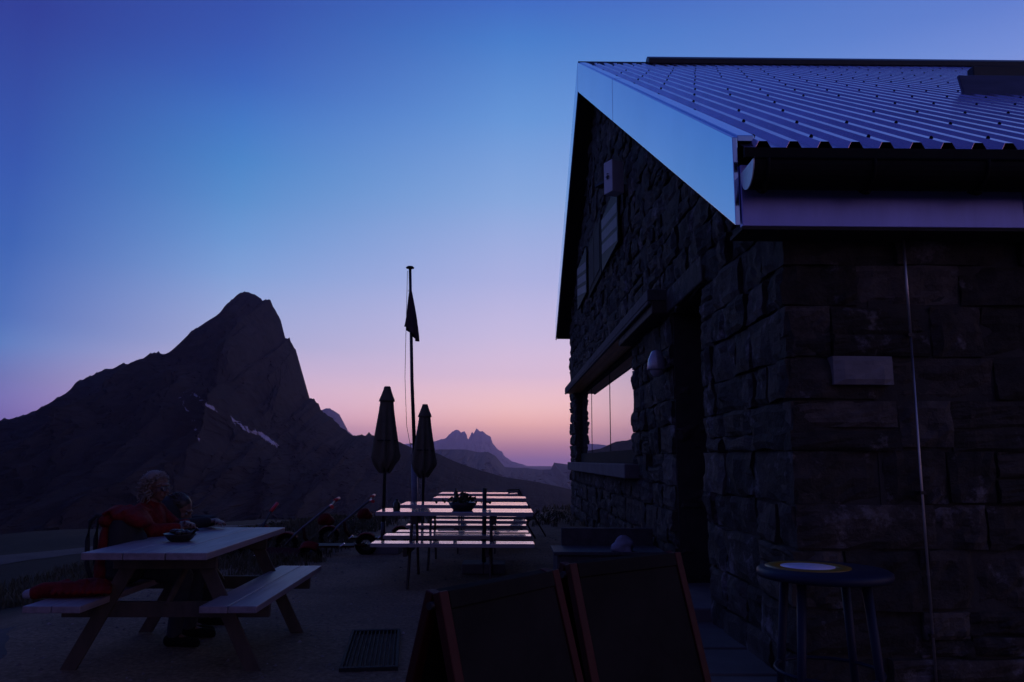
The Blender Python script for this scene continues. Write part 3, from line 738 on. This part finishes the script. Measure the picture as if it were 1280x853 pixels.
for k in range(150):
    a=rnd.uniform(0,6.28); r0=abs(rnd.gauss(0,.085)); z=.08+rnd.uniform(0,.10)*(1-r0/.25)
    p=Vector((r0*1.25*math.cos(a),r0*math.sin(a),z)); d=Vector((rnd.uniform(-1,1),rnd.uniform(-1,1),rnd.uniform(.1,1))).normalized()*.035; s=d.cross(Vector((rnd.random(),rnd.random(),.3))).normalized()*.012
    b._add([tuple(p-s),tuple(p+d*.5-s*1.4+Vector((0,0,.003))),tuple(p+d),tuple(p+d*.5+s*1.4),tuple(p+s)],[(0,1,2,3,4)])
b.build('foliage',M_leaf,fpot,recalc=False)
def bottle(loc,h,r,label,m=M_bottle):
    t=empty('bottle',loc,label,'bottle','bottles standing on the far tables')
    b=MB(); b.lathe([(r*.9,0),(r,.008),(r,h*.6),(r*.75,h*.7),(r*.36,h*.8),(r*.34,h*.96)],n=16); b.build('body',m,t)
    b=MB(); b.lathe([(r*.40,h*.955),(r*.42,h),(.002,h)],n=12); b.build('stopper',M_dark,t)
bottle((-1.175,8.55,.75),.125,.04,'squat dark bottle at the left end of the foremost far table')
bottle((-.72,11.55,.75),.13,.03,'slim bottle on the third table of the middle row')
bottle((-1.24,13.0,.75),.17,.03,'small upright bottle standing beside the smaller parasol') if False else None
# tipped chair at the far end of the tables
fc=empty('deck_chair',(.42,13.3,0),'pale folding deck chair at the right end of the far tables','chair',rz=R(62)); fc.scale=(.85,.85,.85)
b=MB(); b.prism([(-.30,.86),(.32,.88),(.30,.82),(.02,.42),(-.02,.42),(-.28,.82)],'y',-.2,-.185) if False else None
rows=[]
for j in range(9):
    v=j/8; rows.append([(-.22+.44*k/6, .34*v-.03*math.sin(math.pi*v), .35+.55*v-.07*math.sin(math.pi*v)) for k in range(7)])
b.grid(rows); o=b.build('sling',mat('sling_cloth',(.10,.10,.14),rough=.8),fc); q=o.modifiers.new('t','SOLIDIFY'); q.thickness=.008
b=MB()
for s in (-.24,.24):
    b.tube([(s,-.25,.02),(s,.36,.93)],.016,8); b.tube([(s*.92,.42,.02),(s*.92,-.1,.52)],.015,8)
b.tube([(-.24,.36,.93),(.24,.36,.93)],.016,8); b.tube([(-.24,0,.36),(.24,0,.36)],.014,8); b.build('frame',M_woodd,fc)

# ------------------------------------------------------------------ red scooters at the terrace edge
def scooter(loc, rz, lean, label):
    t=empty('scooter',loc,label,'scooter','red mountain scooters parked at the terrace edge',rz)
    t.rotation_euler=(lean,0,rz)
    for xw,rw in ((-.62,.125),(.45,.115)):
        b=MB(); b.tube([(xw+rw*math.cos(a),0,rw+.03+rw*math.sin(a)) for a in [2*math.pi*k/28 for k in range(28)]],.034,8,closed=True); w=b.build('wheel',M_rub,t)
        b=MB(); b.tube([(xw+(rw-.035)*math.cos(a),0,rw+.03+(rw-.035)*math.sin(a)) for a in [2*math.pi*k/24 for k in range(24)]],.012,6,closed=True)
        for k in range(8):
            a=math.pi*k/4; b.tube([(xw,0,rw+.03),(xw+(rw-.035)*math.cos(a),0,rw+.03+(rw-.035)*math.sin(a))],.003,4)
        b.tube([(xw,-.05,rw+.03),(xw,.05,rw+.03)],.02,8); b.build('rim',M_dark,w)
    b=MB(); b.box((-.30,-.075,.125),(.30,.075,.15)); b.tube([(.30,0,.14),(.45,-.06,.145)],.016,6); b.tube([(.30,0,.14),(.45,.06,.145)],.016,6)
    b.tube([(-.30,0,.14),(-.38,0,.24),(-.40,0,.38)],.024,8); b.build('frame',M_red,t)
    for xa in (-.33,.10):
        b=MB(); b.tube([(xa,-.088,.13),(xa+.07,-.088,.185)],.012,6); b.build('reflector',M_refl,t)
    b=MB(); b.ball((-.12,0,.50),(.10,.13,.075),Matrix.Rotation(R(-38),3,'Y')); b.ball((-.05,0,.47),(.07,.11,.06)); b.build('front_bag',M_jred,t,remesh=.014)
    b=MB(); b.tube([(-.62,-.06,.155),(-.53,-.06,.27),(-.42,0,.37),(-.02,0,.70)],.017,8); b.tube([(-.62,.06,.155),(-.53,.06,.27),(-.42,0,.37)],.015,8); b.build('fork',M_fork,t)
    b=MB(); b.tube([(-.0,-.28,.72),(-.02,0,.70),(-.0,.28,.72)],.013,8); hbar=b.build('handlebar',M_dark,t)
    for s in (-1,1):
        b=MB(); b.tube([(-.01,s*.17,.715),(.03,s*.31,.725)],.024,8); b.build('grip',mat('red_grip',(.6,.03,.03),rough=.35) if False else M_grip,hbar)
    for s,xx_,r0 in ((1,-.62,.17),(1,.45,.16)):
        rows=[]; b=MB()
        for k in range(9):
            a=R(35+120*k/8) if xx_<0 else R(40+110*k/8)
            rows.append([(xx_+r0*math.cos(a),y,.15+r0*math.sin(a)) for y in (-.055,-.02,.02,.055)])
        b.grid(rows)
        o=b.build('mudguard',M_jred,t); q=o.modifiers.new('t','SOLIDIFY'); q.thickness=.006
    return t

scooter((-2.36,10.9,-.01),R(4),R(8),'red mountain scooter in the middle of the three at the terrace edge')
scooter((-2.95,10.5,-.02),R(-9),R(42),'red mountain scooter leaning lowest of the three, nearest the left table')
scooter((-2.03,12.0,-.01),R(8),R(6),'red mountain scooter closest to the taller parasol')

# ------------------------------------------------------------------ people
M_eye=mat('eye',(.2,.2,.2),rough=.1)
def rot_to(d):
    return Vector((0,0,1)).rotation_difference(Vector(d).normalized()).to_matrix()
def hand(b, wrist, direction, palm_n, side, curl=.6, s=1.0):
    """palm, four fingers of different lengths with knuckle bends and a thumb off the side"""
    d=Vector(direction).normalized(); n=Vector(palm_n).normalized(); n=(n-d*n.dot(d)).normalized(); x=d.cross(n)*side
    w=Vector(wrist)
    for k in range(4):
        off=(k-1.5)*.021*s
        b.cap(w+d*.015*s+x*off*.7, w+d*.085*s+x*off, .0135*s,.0115*s,8)
    L=[.066,.074,.069,.054]
    for k in range(4):
        off=(k-1.5)*.0215*s; p=w+d*.085*s+x*off; ang=0
        for j,fr in enumerate((.45,.32,.23)):
            ang+=curl*(.5+.35*j)
            q=p+(d*math.cos(ang)+n*math.sin(ang)).normalized()*L[k]*fr*1.25*s+x*off*.08
            b.cap(p,q,(.0098-.0012*j)*s,(.0088-.0012*j)*s,8); p=q
    p=w+d*.025*s-x*.03*s; q=p+(d*.6-x*.65+n*.25).normalized()*.042*s; r=q+(d*.9-x*.1+n*.4).normalized()*.034*s
    b.cap(p,q,.0135*s,.011*s,8); b.cap(q,r,.011*s,.0085*s,8)
def head(b, c, face, tilt_up=0, s=1.0):
    """skull, jaw, nose, brow, ears, lips; face = facing direction"""
    f=Vector(face).normalized(); up=Vector((0,0,1)); up=(up-f*up.dot(f)).normalized(); lf=up.cross(f)
    M=Matrix((lf,f,up)).transposed()   # x=left, y=forward, z=up
    P=lambda x,y,z: Vector(c)+(lf*x+f*y+up*z)*s
    b.ball(P(0,-.012,.03),(.074*s,.094*s,.088*s),M,20,14)
    b.ball(P(0,.028,-.03),(.060*s,.062*s,.075*s),M,18,12)
    b.ball(P(0,.060,-.082),(.026*s,.022*s,.022*s),M)           # chin
    b.ball(P(0,.084,.028),(.052*s,.014*s,.012*s),M)            # brow
    b.cap(P(0,.090,.016),P(0,.112,-.022),.009*s,.014*s,8)      # nose
    b.ball(P(.011,.100,-.026),(.009*s,.009*s,.007*s),M,8,6); b.ball(P(-.011,.100,-.026),(.009*s,.009*s,.007*s),M,8,6)
    b.ball(P(0,.087,-.052),(.024*s,.010*s,.006*s),M,12,8); b.ball(P(0,.085,-.062),(.021*s,.010*s,.006*s),M,12,8)
    for q in (-1,1):
        b.ball(P(q*.077,-.008,-.002),(.008*s,.018*s,.030*s),M,10,8)
        b.ball(P(q*.042,.062,-.020),(.022*s,.022*s,.022*s),M,10,8)
    return P,M
def person(loc, label, lean, head_off, face, arms, jacket, trousers, hair_m, hair_kind, s=.93, glasses=False, feet=None):
    """seated on the bench, facing +x; loc is the seat point under the pelvis"""
    t=empty('person',loc,label,'person')
    J=lambda x,y,z: Vector((x,y,z))*s
    pel=J(0,0,.10); che=J(lean[0]*.6,0,.36); nk=J(lean[0],0,.56+lean[1]); hc=J(head_off[0],head_off[1],head_off[2])
    b=MB(); c2=MB(); tr=MB()
    # torso as tapered masses merged into one surface
    def torso(m,g=0):
        m.ball(pel,(.125*s+g,.17*s+g,.12*s+g)); m.cap(pel,che,.125*s+g,.135*s+g,16); m.ball(che+J(.01,0,.04),(.12*s+g,.185*s+g,.17*s+g))
        m.cap(che+J(0,-.08,.02),nk+J(-.01,-.12,-.07),.10*s+g,.065*s+g); m.cap(che+J(0,.08,.02),nk+J(-.01,.12,-.07),.10*s+g,.065*s+g)
        m.cap(nk+J(-.01,-.15,-.08),nk+J(-.01,.15,-.08),.062*s+g,.062*s+g)
    torso(b); torso(c2,.014)
    b.cap(nk+J(-.01,0,-.09),hc+J(-.01,0,-.06),.060*s,.052*s)
    c2.cap(nk+J(-.01,0,-.12),nk+J(.0,0,-.015),.085*s,.072*s)
    P,M=head(b,hc,face,0,s)
    for side,(el,wr,hd,pn,curl) in zip((-1,1),arms):
        sh=nk+J(-.01,side*.175,-.085); el=J(*el); wr=J(*wr)
        b.cap(sh,el,.050*s,.038*s); b.cap(el,wr,.038*s,.026*s); hand(b,wr,hd,pn,side,curl,s)
        c2.cap(sh,el,.066*s,.056*s); c2.cap(el,wr-(wr-el).normalized()*.02,.055*s,.042*s)
    for side in (-1,1):
        hip=pel+J(.02,side*.09,-.01); kn=J(.44,side*.13,.02); an=J(.40,side*.14,-.40) if not feet else J(*feet[0 if side<0 else 1])
        b.cap(hip,kn,.085*s,.058*s); b.cap(kn,an,.056*s,.038*s); 
        tr.cap(hip,kn,.098*s,.072*s); tr.cap(kn,an,.070*s,.056*s)
        b.cap(an+J(0,0,-.02),an+J(.14,side*.02,-.055),.036*s,.028*s)
    tr.ball(pel+J(0,0,-.01),(.14*s,.185*s,.12*s))
    b.build('body',M_skin,t,remesh=.0065)
    c2.build('jacket',jacket,t,remesh=.011); tr.build('trousers',trousers,t,remesh=.012)
    for side in (-1,1):
        an=J(.40,side*.14,-.40) if not feet else J(*feet[0 if side<0 else 1])
        q=MB(); q.cap(an+J(-.03,0,-.045),an+J(.17,side*.02,-.06),.048*s,.040*s); q.cap(an+J(0,0,-.03),an+J(0,0,.03),.05*s,.055*s); q.build('shoe',M_rub,t,remesh=.01)
    for q in (-1,1):
        e=MB(); e.ball(P(q*.031,.078,.006),.0125*s,None,12,8); e.build('eye',M_eye,t)
    h=MB(); f=Vector(face).normalized()
    if hair_kind=='curly':
        rh=random.Random(3)
        h.ball(P(0,-.03,.045),(.083*s,.092*s,.085*s),M)
        for k in range(460):
            th=rh.uniform(0,2*math.pi); ph=rh.uniform(-.5,1.45)
            d=Vector((math.cos(th)*math.cos(ph),math.sin(th)*math.cos(ph),math.sin(ph)))
            if d.y>.42 and d.z<.62: continue
            base=Vector((d.x*.076,-.022+d.y*.088,.022+d.z*.084)); low=max(0,-d.z+.25)
            r0=rh.uniform(.008,.020); hz=rh.uniform(.02,.075)
            pts=[]
            for i in range(9):
                u=i/8; a=u*rh.uniform(5,9)+th
                q=base+d*(.006+u*.022+r0*.4)+Vector((r0*math.cos(a),r0*math.sin(a),-u*hz*(1+low)+.008*math.sin(a*1.3)))
                pts.append(P(q.x,q.y,q.z))
            h.tube(pts,[.0048*s]*7+[.0035*s,.0015*s],5)
    else:
        h.ball(P(0,-.028,.048),(.083*s,.098*s,.083*s),M,22,14); h.ball(P(0,-.06,-.01),(.076*s,.062*s,.07*s),M)
        rh=random.Random(5)
        for k in range(160):
            th=rh.uniform(0,2*math.pi); ph=rh.uniform(-.3,1.5); d=Vector((math.cos(th)*math.cos(ph),math.sin(th)*math.cos(ph),math.sin(ph)))
            if d.y>.4 and d.z<.6: continue
            b0=Vector((d.x*.08,-.03+d.y*.094,.045+d.z*.082)); h.tube([P(*b0),P(*(b0+d*.012+Vector((0,-.012,-.008)))),P(*(b0+d*.012+Vector((0,-.026,-.03))))],[.007*s,.006*s,.002*s],5)
    h.build('hair',hair_m,t)
    if glasses:
        g_=MB()
        for q in (-1,1): g_.tube([tuple(P(q*.033+.025*math.cos(a),.108,.005+.019*math.sin(a))) for a in [2*math.pi*k/16 for k in range(16)]],.0022,5,closed=True); g_.tube([tuple(P(q*.056,.106,.008)),tuple(P(q*.078,.0,.012))],.0022,5)
        g_.tube([tuple(P(-.009,.109,.008)),tuple(P(.009,.109,.008))],.002,5); gl=g_.build('glasses',M_dark,t)
        for q in (-1,1):
            g_=MB(); g_.ball(P(q*.033,.1085,.005),(.024*s,.0015,.018*s),M,14,6); g_.build('lens',M_glass,gl)
    return t
# arms: (elbow, wrist, hand direction, palm normal, finger curl) for right (-y) and left (+y)
person((-2.69,5.80,.45),'person with fair curly hair and glasses in a red jacket at the left table',(.09,0),(.125,.0,.685),(1,-.30,-.14),
       [((.20,-.21,.36),(.35,-.07,.38),(.5,.7,.1),(-.2,.3,-1),.45),((.22,.20,.36),(.36,.06,.40),(.5,-.7,.1),(-.2,-.3,-1),.45)],M_jred,M_jeans,M_hair,'curly',glasses=True)
person((-2.76,6.24,.45),'person in black with short dark hair bowed over the left table',(.17,-.13),(.20,.0,.465),(1,-.1,-.45),
       [((.32,-.20,.36),(.46,-.04,.38),(.5,.7,0),(-.1,.3,-1),.4),((.34,.20,.36),(.48,.06,.38),(.5,-.7,0),(-.1,-.3,-1),.4)],M_jblk,M_jeans,M_hairb,'short',s=.95)

# backpack on the left bench, red jacket lying on its near end
bp=empty('backpack',(-2.59,5.42,.47),'large red and black backpack standing on the bench beside the person in red','backpack',rz=R(10))
b=MB(); b.ball((.02,0,.19),(.135,.16,.20)); b.cap((.0,-.07,.12),(.0,-.07,.38),.10,.09); b.cap((.0,.07,.12),(.0,.07,.38),.10,.09); b.ball((0,0,.06),(.14,.17,.08)); b.build('bag',M_jblk,bp,remesh=.012)
b=MB(); b.ball((.0,0,.44),(.135,.165,.055)); b.ball((.07,-.02,.415),(.10,.16,.055),Matrix.Rotation(R(18),3,'Y')); b.ball((-.10,0,.41),(.07,.15,.06)); 
for k in range(7): b.tube([(-.11+.03*k,-.16,.455+.02*math.sin(k*2)),(-.08+.03*k,0,.50+.012*math.sin(k*3)),(-.1+.035*k,.16,.455)],.014,6)
b.build('lid',M_jred,bp,remesh=.010)
b=MB(); b.ball((-.105,-.02,.22),(.05,.14,.20)); b.ball((-.10,-.1,.06),(.05,.06,.07)); b.tube([(-.15,-.1,.08),(-.158,-.04,.22),(-.14,.0,.36)],.01,6); b.tube([(-.15,.08,.08),(-.158,.05,.22),(-.14,.02,.36)],.01,6); b.build('front_pocket',M_jred,bp,remesh=.012)
for yy in (-.08,.08):
    b=MB(); b.tube([(-.12,yy,.43),(-.17,yy,.445),(-.205,yy,.41),(-.215,yy,.28),(-.205,yy,.12),(-.17,yy,.03),(-.12,yy,.04)],.016,8); b.build('strap',M_strap,bp)
b=MB(); b.ball((.12,-.02,.395),(.03,.02,.012)); b.build('buckle',M_rub,bp)
jk=empty('jacket',(-2.66,4.98,.45),'crumpled red jacket lying on the near end of the left bench','jacket',rz=R(12))
b=MB()
b.ball((.02,.03,.03),(.14,.13,.038)); b.ball((.05,.12,.045),(.10,.11,.045)); b.cap((-.02,-.04,.045),(-.17,-.03,.045),.052,.048); b.cap((-.17,-.03,.045),(-.22,-.02,.03),.048,.042)
for k in range(9): b.tube([(-.1+.04*k,-.12,.03),(-.09+.035*k,0,.085+.012*math.sin(k*2.2)),(-.1+.04*k,.13,.04)],.017,6)
b.build('cloth',M_jred,jk,remesh=.010)
b=MB(); b.cap((-.225,-.02,.028),(-.265,-.02,.022),.034,.030); b.build('cuff',M_bag,jk,remesh=.008)

# ------------------------------------------------------------------ vegetation
def tufts(name,n,fn,label,m,h=(.06,.16)):
    b=MB(); r2=random.Random(11)
    for i in range(n):
        x,y=fn(r2); z=ground_z(x,y)-.01
        for k in range(7):
            a=r2.uniform(0,6.28); hh=r2.uniform(*h); l=r2.uniform(.2,.7)*hh; w=.004+.004*r2.random()
            dx,dy=math.cos(a),math.sin(a); ox,oy=r2.gauss(0,.03),r2.gauss(0,.03)
            p0=Vector((x+ox,y+oy,z)); p1=p0+Vector((dx*l*.35,dy*l*.35,hh*.6)); p2=p0+Vector((dx*l,dy*l,hh))
            s=Vector((-dy,dx,0))*w
            b._add([tuple(p0-s),tuple(p0+s),tuple(p1+s*.8),tuple(p1-s*.8),tuple(p2)],[(0,1,2,3),(3,2,4)])
    tag(b.build(name,m,recalc=False),label,'grass',kind='stuff')
def edge(r):
    if r.random()<.55: return (-r.uniform(2.3,7)-0.0, r.uniform(8.5,20))
    if r.random()<.5: return (r.uniform(-6,2.2), r.uniform(15.5,24))
    return (-r.uniform(2.6,6), r.uniform(9.5,15))
tufts('grass',5200,edge,'rough grass along the terrace edge',M_grass)
b=MB(); r2=random.Random(23)
for i in range(5200):
    y=2.0+12*r2.random()**1.25; x=r2.uniform(-3.9,1.1)
    rr=.004+.013*r2.random()**3; z=ground_z(x,y)
    vs=[(x+rr*(1+.4*r2.random())*math.cos(a),y+rr*(1+.4*r2.random())*math.sin(a),z-.002) for a in [k*1.2566 for k in range(5)]]
    vs.append((x+rr*.3*r2.uniform(-1,1),y+rr*.3*r2.uniform(-1,1),z+rr*r2.uniform(.5,1)))
    b._add(vs,[(0,1,5),(1,2,5),(2,3,5),(3,4,5),(4,0,5)])
tag(b.build('gravel',mat('loose_gravel',(.20,.17,.155),rough=.95,island=.45),recalc=False),'loose gravel scattered over the terrace','gravel',kind='stuff')
def shrub(x,y,r,h,label):
    t=empty('shrub',(x,y,ground_z(x,y)),label,'shrub','low shrubs along the terrace edge')
    b=MB(); r2=random.Random(int(x*100+y*10))
    f=MB()
    for k in range(14):
        a=r2.uniform(0,6.28); q=r2.uniform(.2,.95); tip=Vector((r*q*math.cos(a),r*q*math.sin(a),h*r2.uniform(.5,1)*(1-.4*q)))
        b.tube([(0,0,-.02),tuple(tip*.5+Vector((0,0,.03))),tuple(tip)],[.010,.007,.003],5)
        for i in range(22):
            p=tip*r2.uniform(.4,1.05)+Vector((r2.gauss(0,.05),r2.gauss(0,.05),r2.gauss(0,.04))); p.z=max(p.z,.01)
            d=Vector((r2.uniform(-1,1),r2.uniform(-1,1),r2.uniform(-.2,1))).normalized()*r2.uniform(.02,.045); s=d.cross(Vector((r2.random(),.4,r2.random()))).normalized()*.012
            f._add([tuple(p),tuple(p+d*.5+s),tuple(p+d),tuple(p+d*.5-s)],[(0,1,2,3)])
    b.build('stems',M_woodd,t); f.build('foliage',M_leaf,t,recalc=False)
for x,y,r,h,l in ((-3.3,11.6,.42,.42,'low dark shrub behind the middle scooter'),(-4.1,12.2,.5,.38,'broad low shrub left of the scooters, above the path'),(-2.55,13.2,.4,.42,'low shrub between the scooters and the taller parasol'),(.9,16.6,.5,.4,'small shrub by the far corner of the hut'),(-3.0,14.6,.45,.36,'small shrub behind the taller parasol, left of the flagpole'),(.25,17.4,.6,.36,'wide low shrub beyond the farthest table')):
    shrub(x,y,r,h,l)

# ------------------------------------------------------------------ air
b=MB(); b.box((-17300,-17100,-205),(17300,17250,700))
hz=b.build('haze',None if False else bpy.data.materials.new('thin_haze')); tag(hz,'thin blue evening haze filling the valley air','haze',kind='stuff')
m=hz.data.materials[0]; m.use_nodes=True; N=m.node_tree.nodes; N.remove(N['Principled BSDF'])
pv=N.new('ShaderNodeVolumePrincipled'); pv.inputs['Color'].default_value=(.82,.66,1,1); pv.inputs['Density'].default_value=7.0e-5; pv.inputs['Anisotropy'].default_value=0.5
m.node_tree.links.new(pv.outputs['Volume'],N['Material Output'].inputs['Volume'])

# ------------------------------------------------------------------ sky
def lin(c): return tuple(((v/255)/12.92 if v/255<=.04045 else ((v/255+.055)/1.055)**2.4) for v in c)
w=bpy.data.worlds.new('World'); sc.world=w; w.use_nodes=True; N=w.node_tree.nodes; L=w.node_tree.links; N.clear()
out=N.new('ShaderNodeOutputWorld'); bg=N.new('ShaderNodeBackground'); tc=N.new('ShaderNodeTexCoord'); sp=N.new('ShaderNodeSeparateXYZ'); L.new(tc.outputs['Generated'],sp.inputs[0])
def math_(op,a,c=None):
    n=N.new('ShaderNodeMath'); n.operation=op
    for i,v in enumerate((a,c)):
        if v is None: continue
        if isinstance(v,(int,float)): n.inputs[i].default_value=v
        else: L.new(v,n.inputs[i])
    return n.outputs[0]
el=math_('DIVIDE',math_('MULTIPLY',math_('ARCSINE',sp.outputs['Z']),180/math.pi),90)
az=math_('MULTIPLY',math_('ARCTAN2',sp.outputs['X'],sp.outputs['Y']),180/math.pi)
GAIN=[(0,1.6),(1,1.85),(2.3,2.35),(3.8,1.85),(6.2,1.36),(9,1.2),(13.3,1.07),(20,1.0),(90,1.0)]
def gain(e):
    for (a,g0),(c,g1) in zip(GAIN,GAIN[1:]):
        if a<=e<=c: return g0+(g1-g0)*(e-a)/(c-a)
    return 1
def ramp(stops):
    r=N.new('ShaderNodeValToRGB'); cr=r.color_ramp; cr.interpolation='CARDINAL' if False else 'LINEAR'
    while len(cr.elements)>1: cr.elements.remove(cr.elements[-1])
    for i,(e,c) in enumerate(stops):
        q=cr.elements[0] if i==0 else cr.elements.new(max(0,e)/90); q.position=max(0,e)/90; q.color=(*[v*gain(e) for v in lin(c)],1)
    L.new(el,r.inputs['Fac']); return r.outputs['Color']
SKY_M=[(0,(150,112,160)),(.9,(190,132,146)),(2.3,(236,172,152)),(3.8,(238,188,180)),(6.2,(222,191,211)),(9.2,(204,191,224)),(13.3,(178,184,230)),(19.2,(140,175,229)),(24.9,(104,155,222)),(30.2,(72,128,207)),(33.5,(60,102,194)),(45,(46,76,165)),(60,(38,62,140)),(90,(34,44,98))]
SKY_L=[(0,(108,92,150)),(2.5,(112,100,160)),(5,(103,112,170)),(7,(90,126,190)),(8.7,(76,114,186)),(13.4,(58,102,183)),(18.2,(52,90,178)),(27.3,(47,64,153)),(45,(38,50,122)),(60,(34,50,118)),(90,(34,44,98))]
SKY_R=[(0,(185,125,150)),(1.5,(215,145,150)),(4,(236,172,165)),(8,(226,185,200)),(14,(195,178,220)),(20,(160,162,222)),(25,(119,145,220)),(28,(97,127,209)),(40,(66,92,176)),(60,(38,62,140)),(90,(34,44,98))]
SKY_D=[(0,(62,58,90)),(6,(66,60,102)),(14,(64,60,110)),(30,(54,54,108)),(60,(40,48,104)),(90,(34,44,98))]
def mix(f,a,c):
    n=N.new('ShaderNodeMix'); n.data_type='RGBA'; L.new(f,n.inputs['Factor']); L.new(a,n.inputs['A']); L.new(c,n.inputs['B']); return n.outputs['Result']
def mapr(v,a,c):
    n=N.new('ShaderNodeMapRange'); n.interpolation_type='LINEAR'; L.new(v,n.inputs['Value']); n.inputs['From Min'].default_value=a; n.inputs['From Max'].default_value=c; return n.outputs['Result']
SKY_LM=[(0,(150,115,158)),(2.5,(200,155,178)),(5,(202,174,198)),(8,(168,172,212)),(13,(131,166,221)),(15.3,(112,158,218)),(18,(92,148,212)),(20.7,(76,138,208)),(23.3,(67,124,203)),(26,(58,104,192)),(28.5,(55,91,181)),(31,(52,82,172)),(45,(42,62,145)),(60,(36,50,118)),(90,(34,44,98))]
cLM=ramp(SKY_LM)
cM,cL,cR,cD=[ramp(s) for s in (SKY_M,SKY_L,SKY_R,SKY_D)]
front=mix(mapr(az,-33.5,-20),cL,mix(mapr(az,-20,0),cLM,mix(mapr(az,2,40),cM,cR)))
aabs=math_('ABSOLUTE',math_('SUBTRACT',az,25))
col_=mix(mapr(aabs,62,150),front,cD)
L.new(col_,bg.inputs['Color']); bg.inputs['Strength'].default_value=1.0
sky=N.new('ShaderNodeTexSky'); sky.sky_type='NISHITA'; sky.sun_disc=False; sky.sun_elevation=R(-4); sky.sun_rotation=R(36); sky.altitude=2000
bg2=N.new('ShaderNodeBackground'); L.new(sky.outputs[0],bg2.inputs['Color']); bg2.inputs['Strength'].default_value=.05
ad=N.new('ShaderNodeAddShader'); L.new(bg.outputs[0],ad.inputs[0]); L.new(bg2.outputs[0],ad.inputs[1]); L.new(ad.outputs[0],out.inputs['Surface'])
# last glow of the sun that has set behind the hut: very weak, very soft
sl=bpy.data.lights.new('afterglow','SUN'); sl.energy=.06; sl.angle=R(40); sl.color=(1,.78,.72)
so=bpy.data.objects.new('afterglow',sl); COL.objects.link(so)
d=Vector((math.sin(R(36))*math.cos(R(8)),math.cos(R(36))*math.cos(R(8)),math.sin(R(8))))
so.rotation_euler=d.to_track_quat('Z','Y').to_euler(); so.location=(0,0,30)

# ------------------------------------------------------------------ camera and render
cam=bpy.data.cameras.new('camera'); co=bpy.data.objects.new('camera',cam); COL.objects.link(co); sc.camera=co
cam.sensor_width=36; cam.lens=27; cam.clip_end=60000; cam.clip_start=.05
pitch=math.atan(148.5/960); yaw=8/960; roll=R(.3)
co.matrix_world=Matrix.Translation((0,0,1.3))@Matrix.Rotation(-yaw,4,'Z')@Matrix.Rotation(R(90)+pitch,4,'X')@Matrix.Rotation(roll,4,'Z')
sc.render.engine='CYCLES'; cy=sc.cycles
cy.use_denoising=True; cy.max_bounces=6; cy.volume_bounces=0; cy.sample_clamp_indirect=4
try: cy.denoiser='OPENIMAGEDENOISE'
except Exception: pass
sc.view_settings.view_transform='Standard'; sc.view_settings.look='None'; sc.view_settings.exposure=0; sc.view_settings.gamma=1; sc.view_settings.use_curve_mapping=False
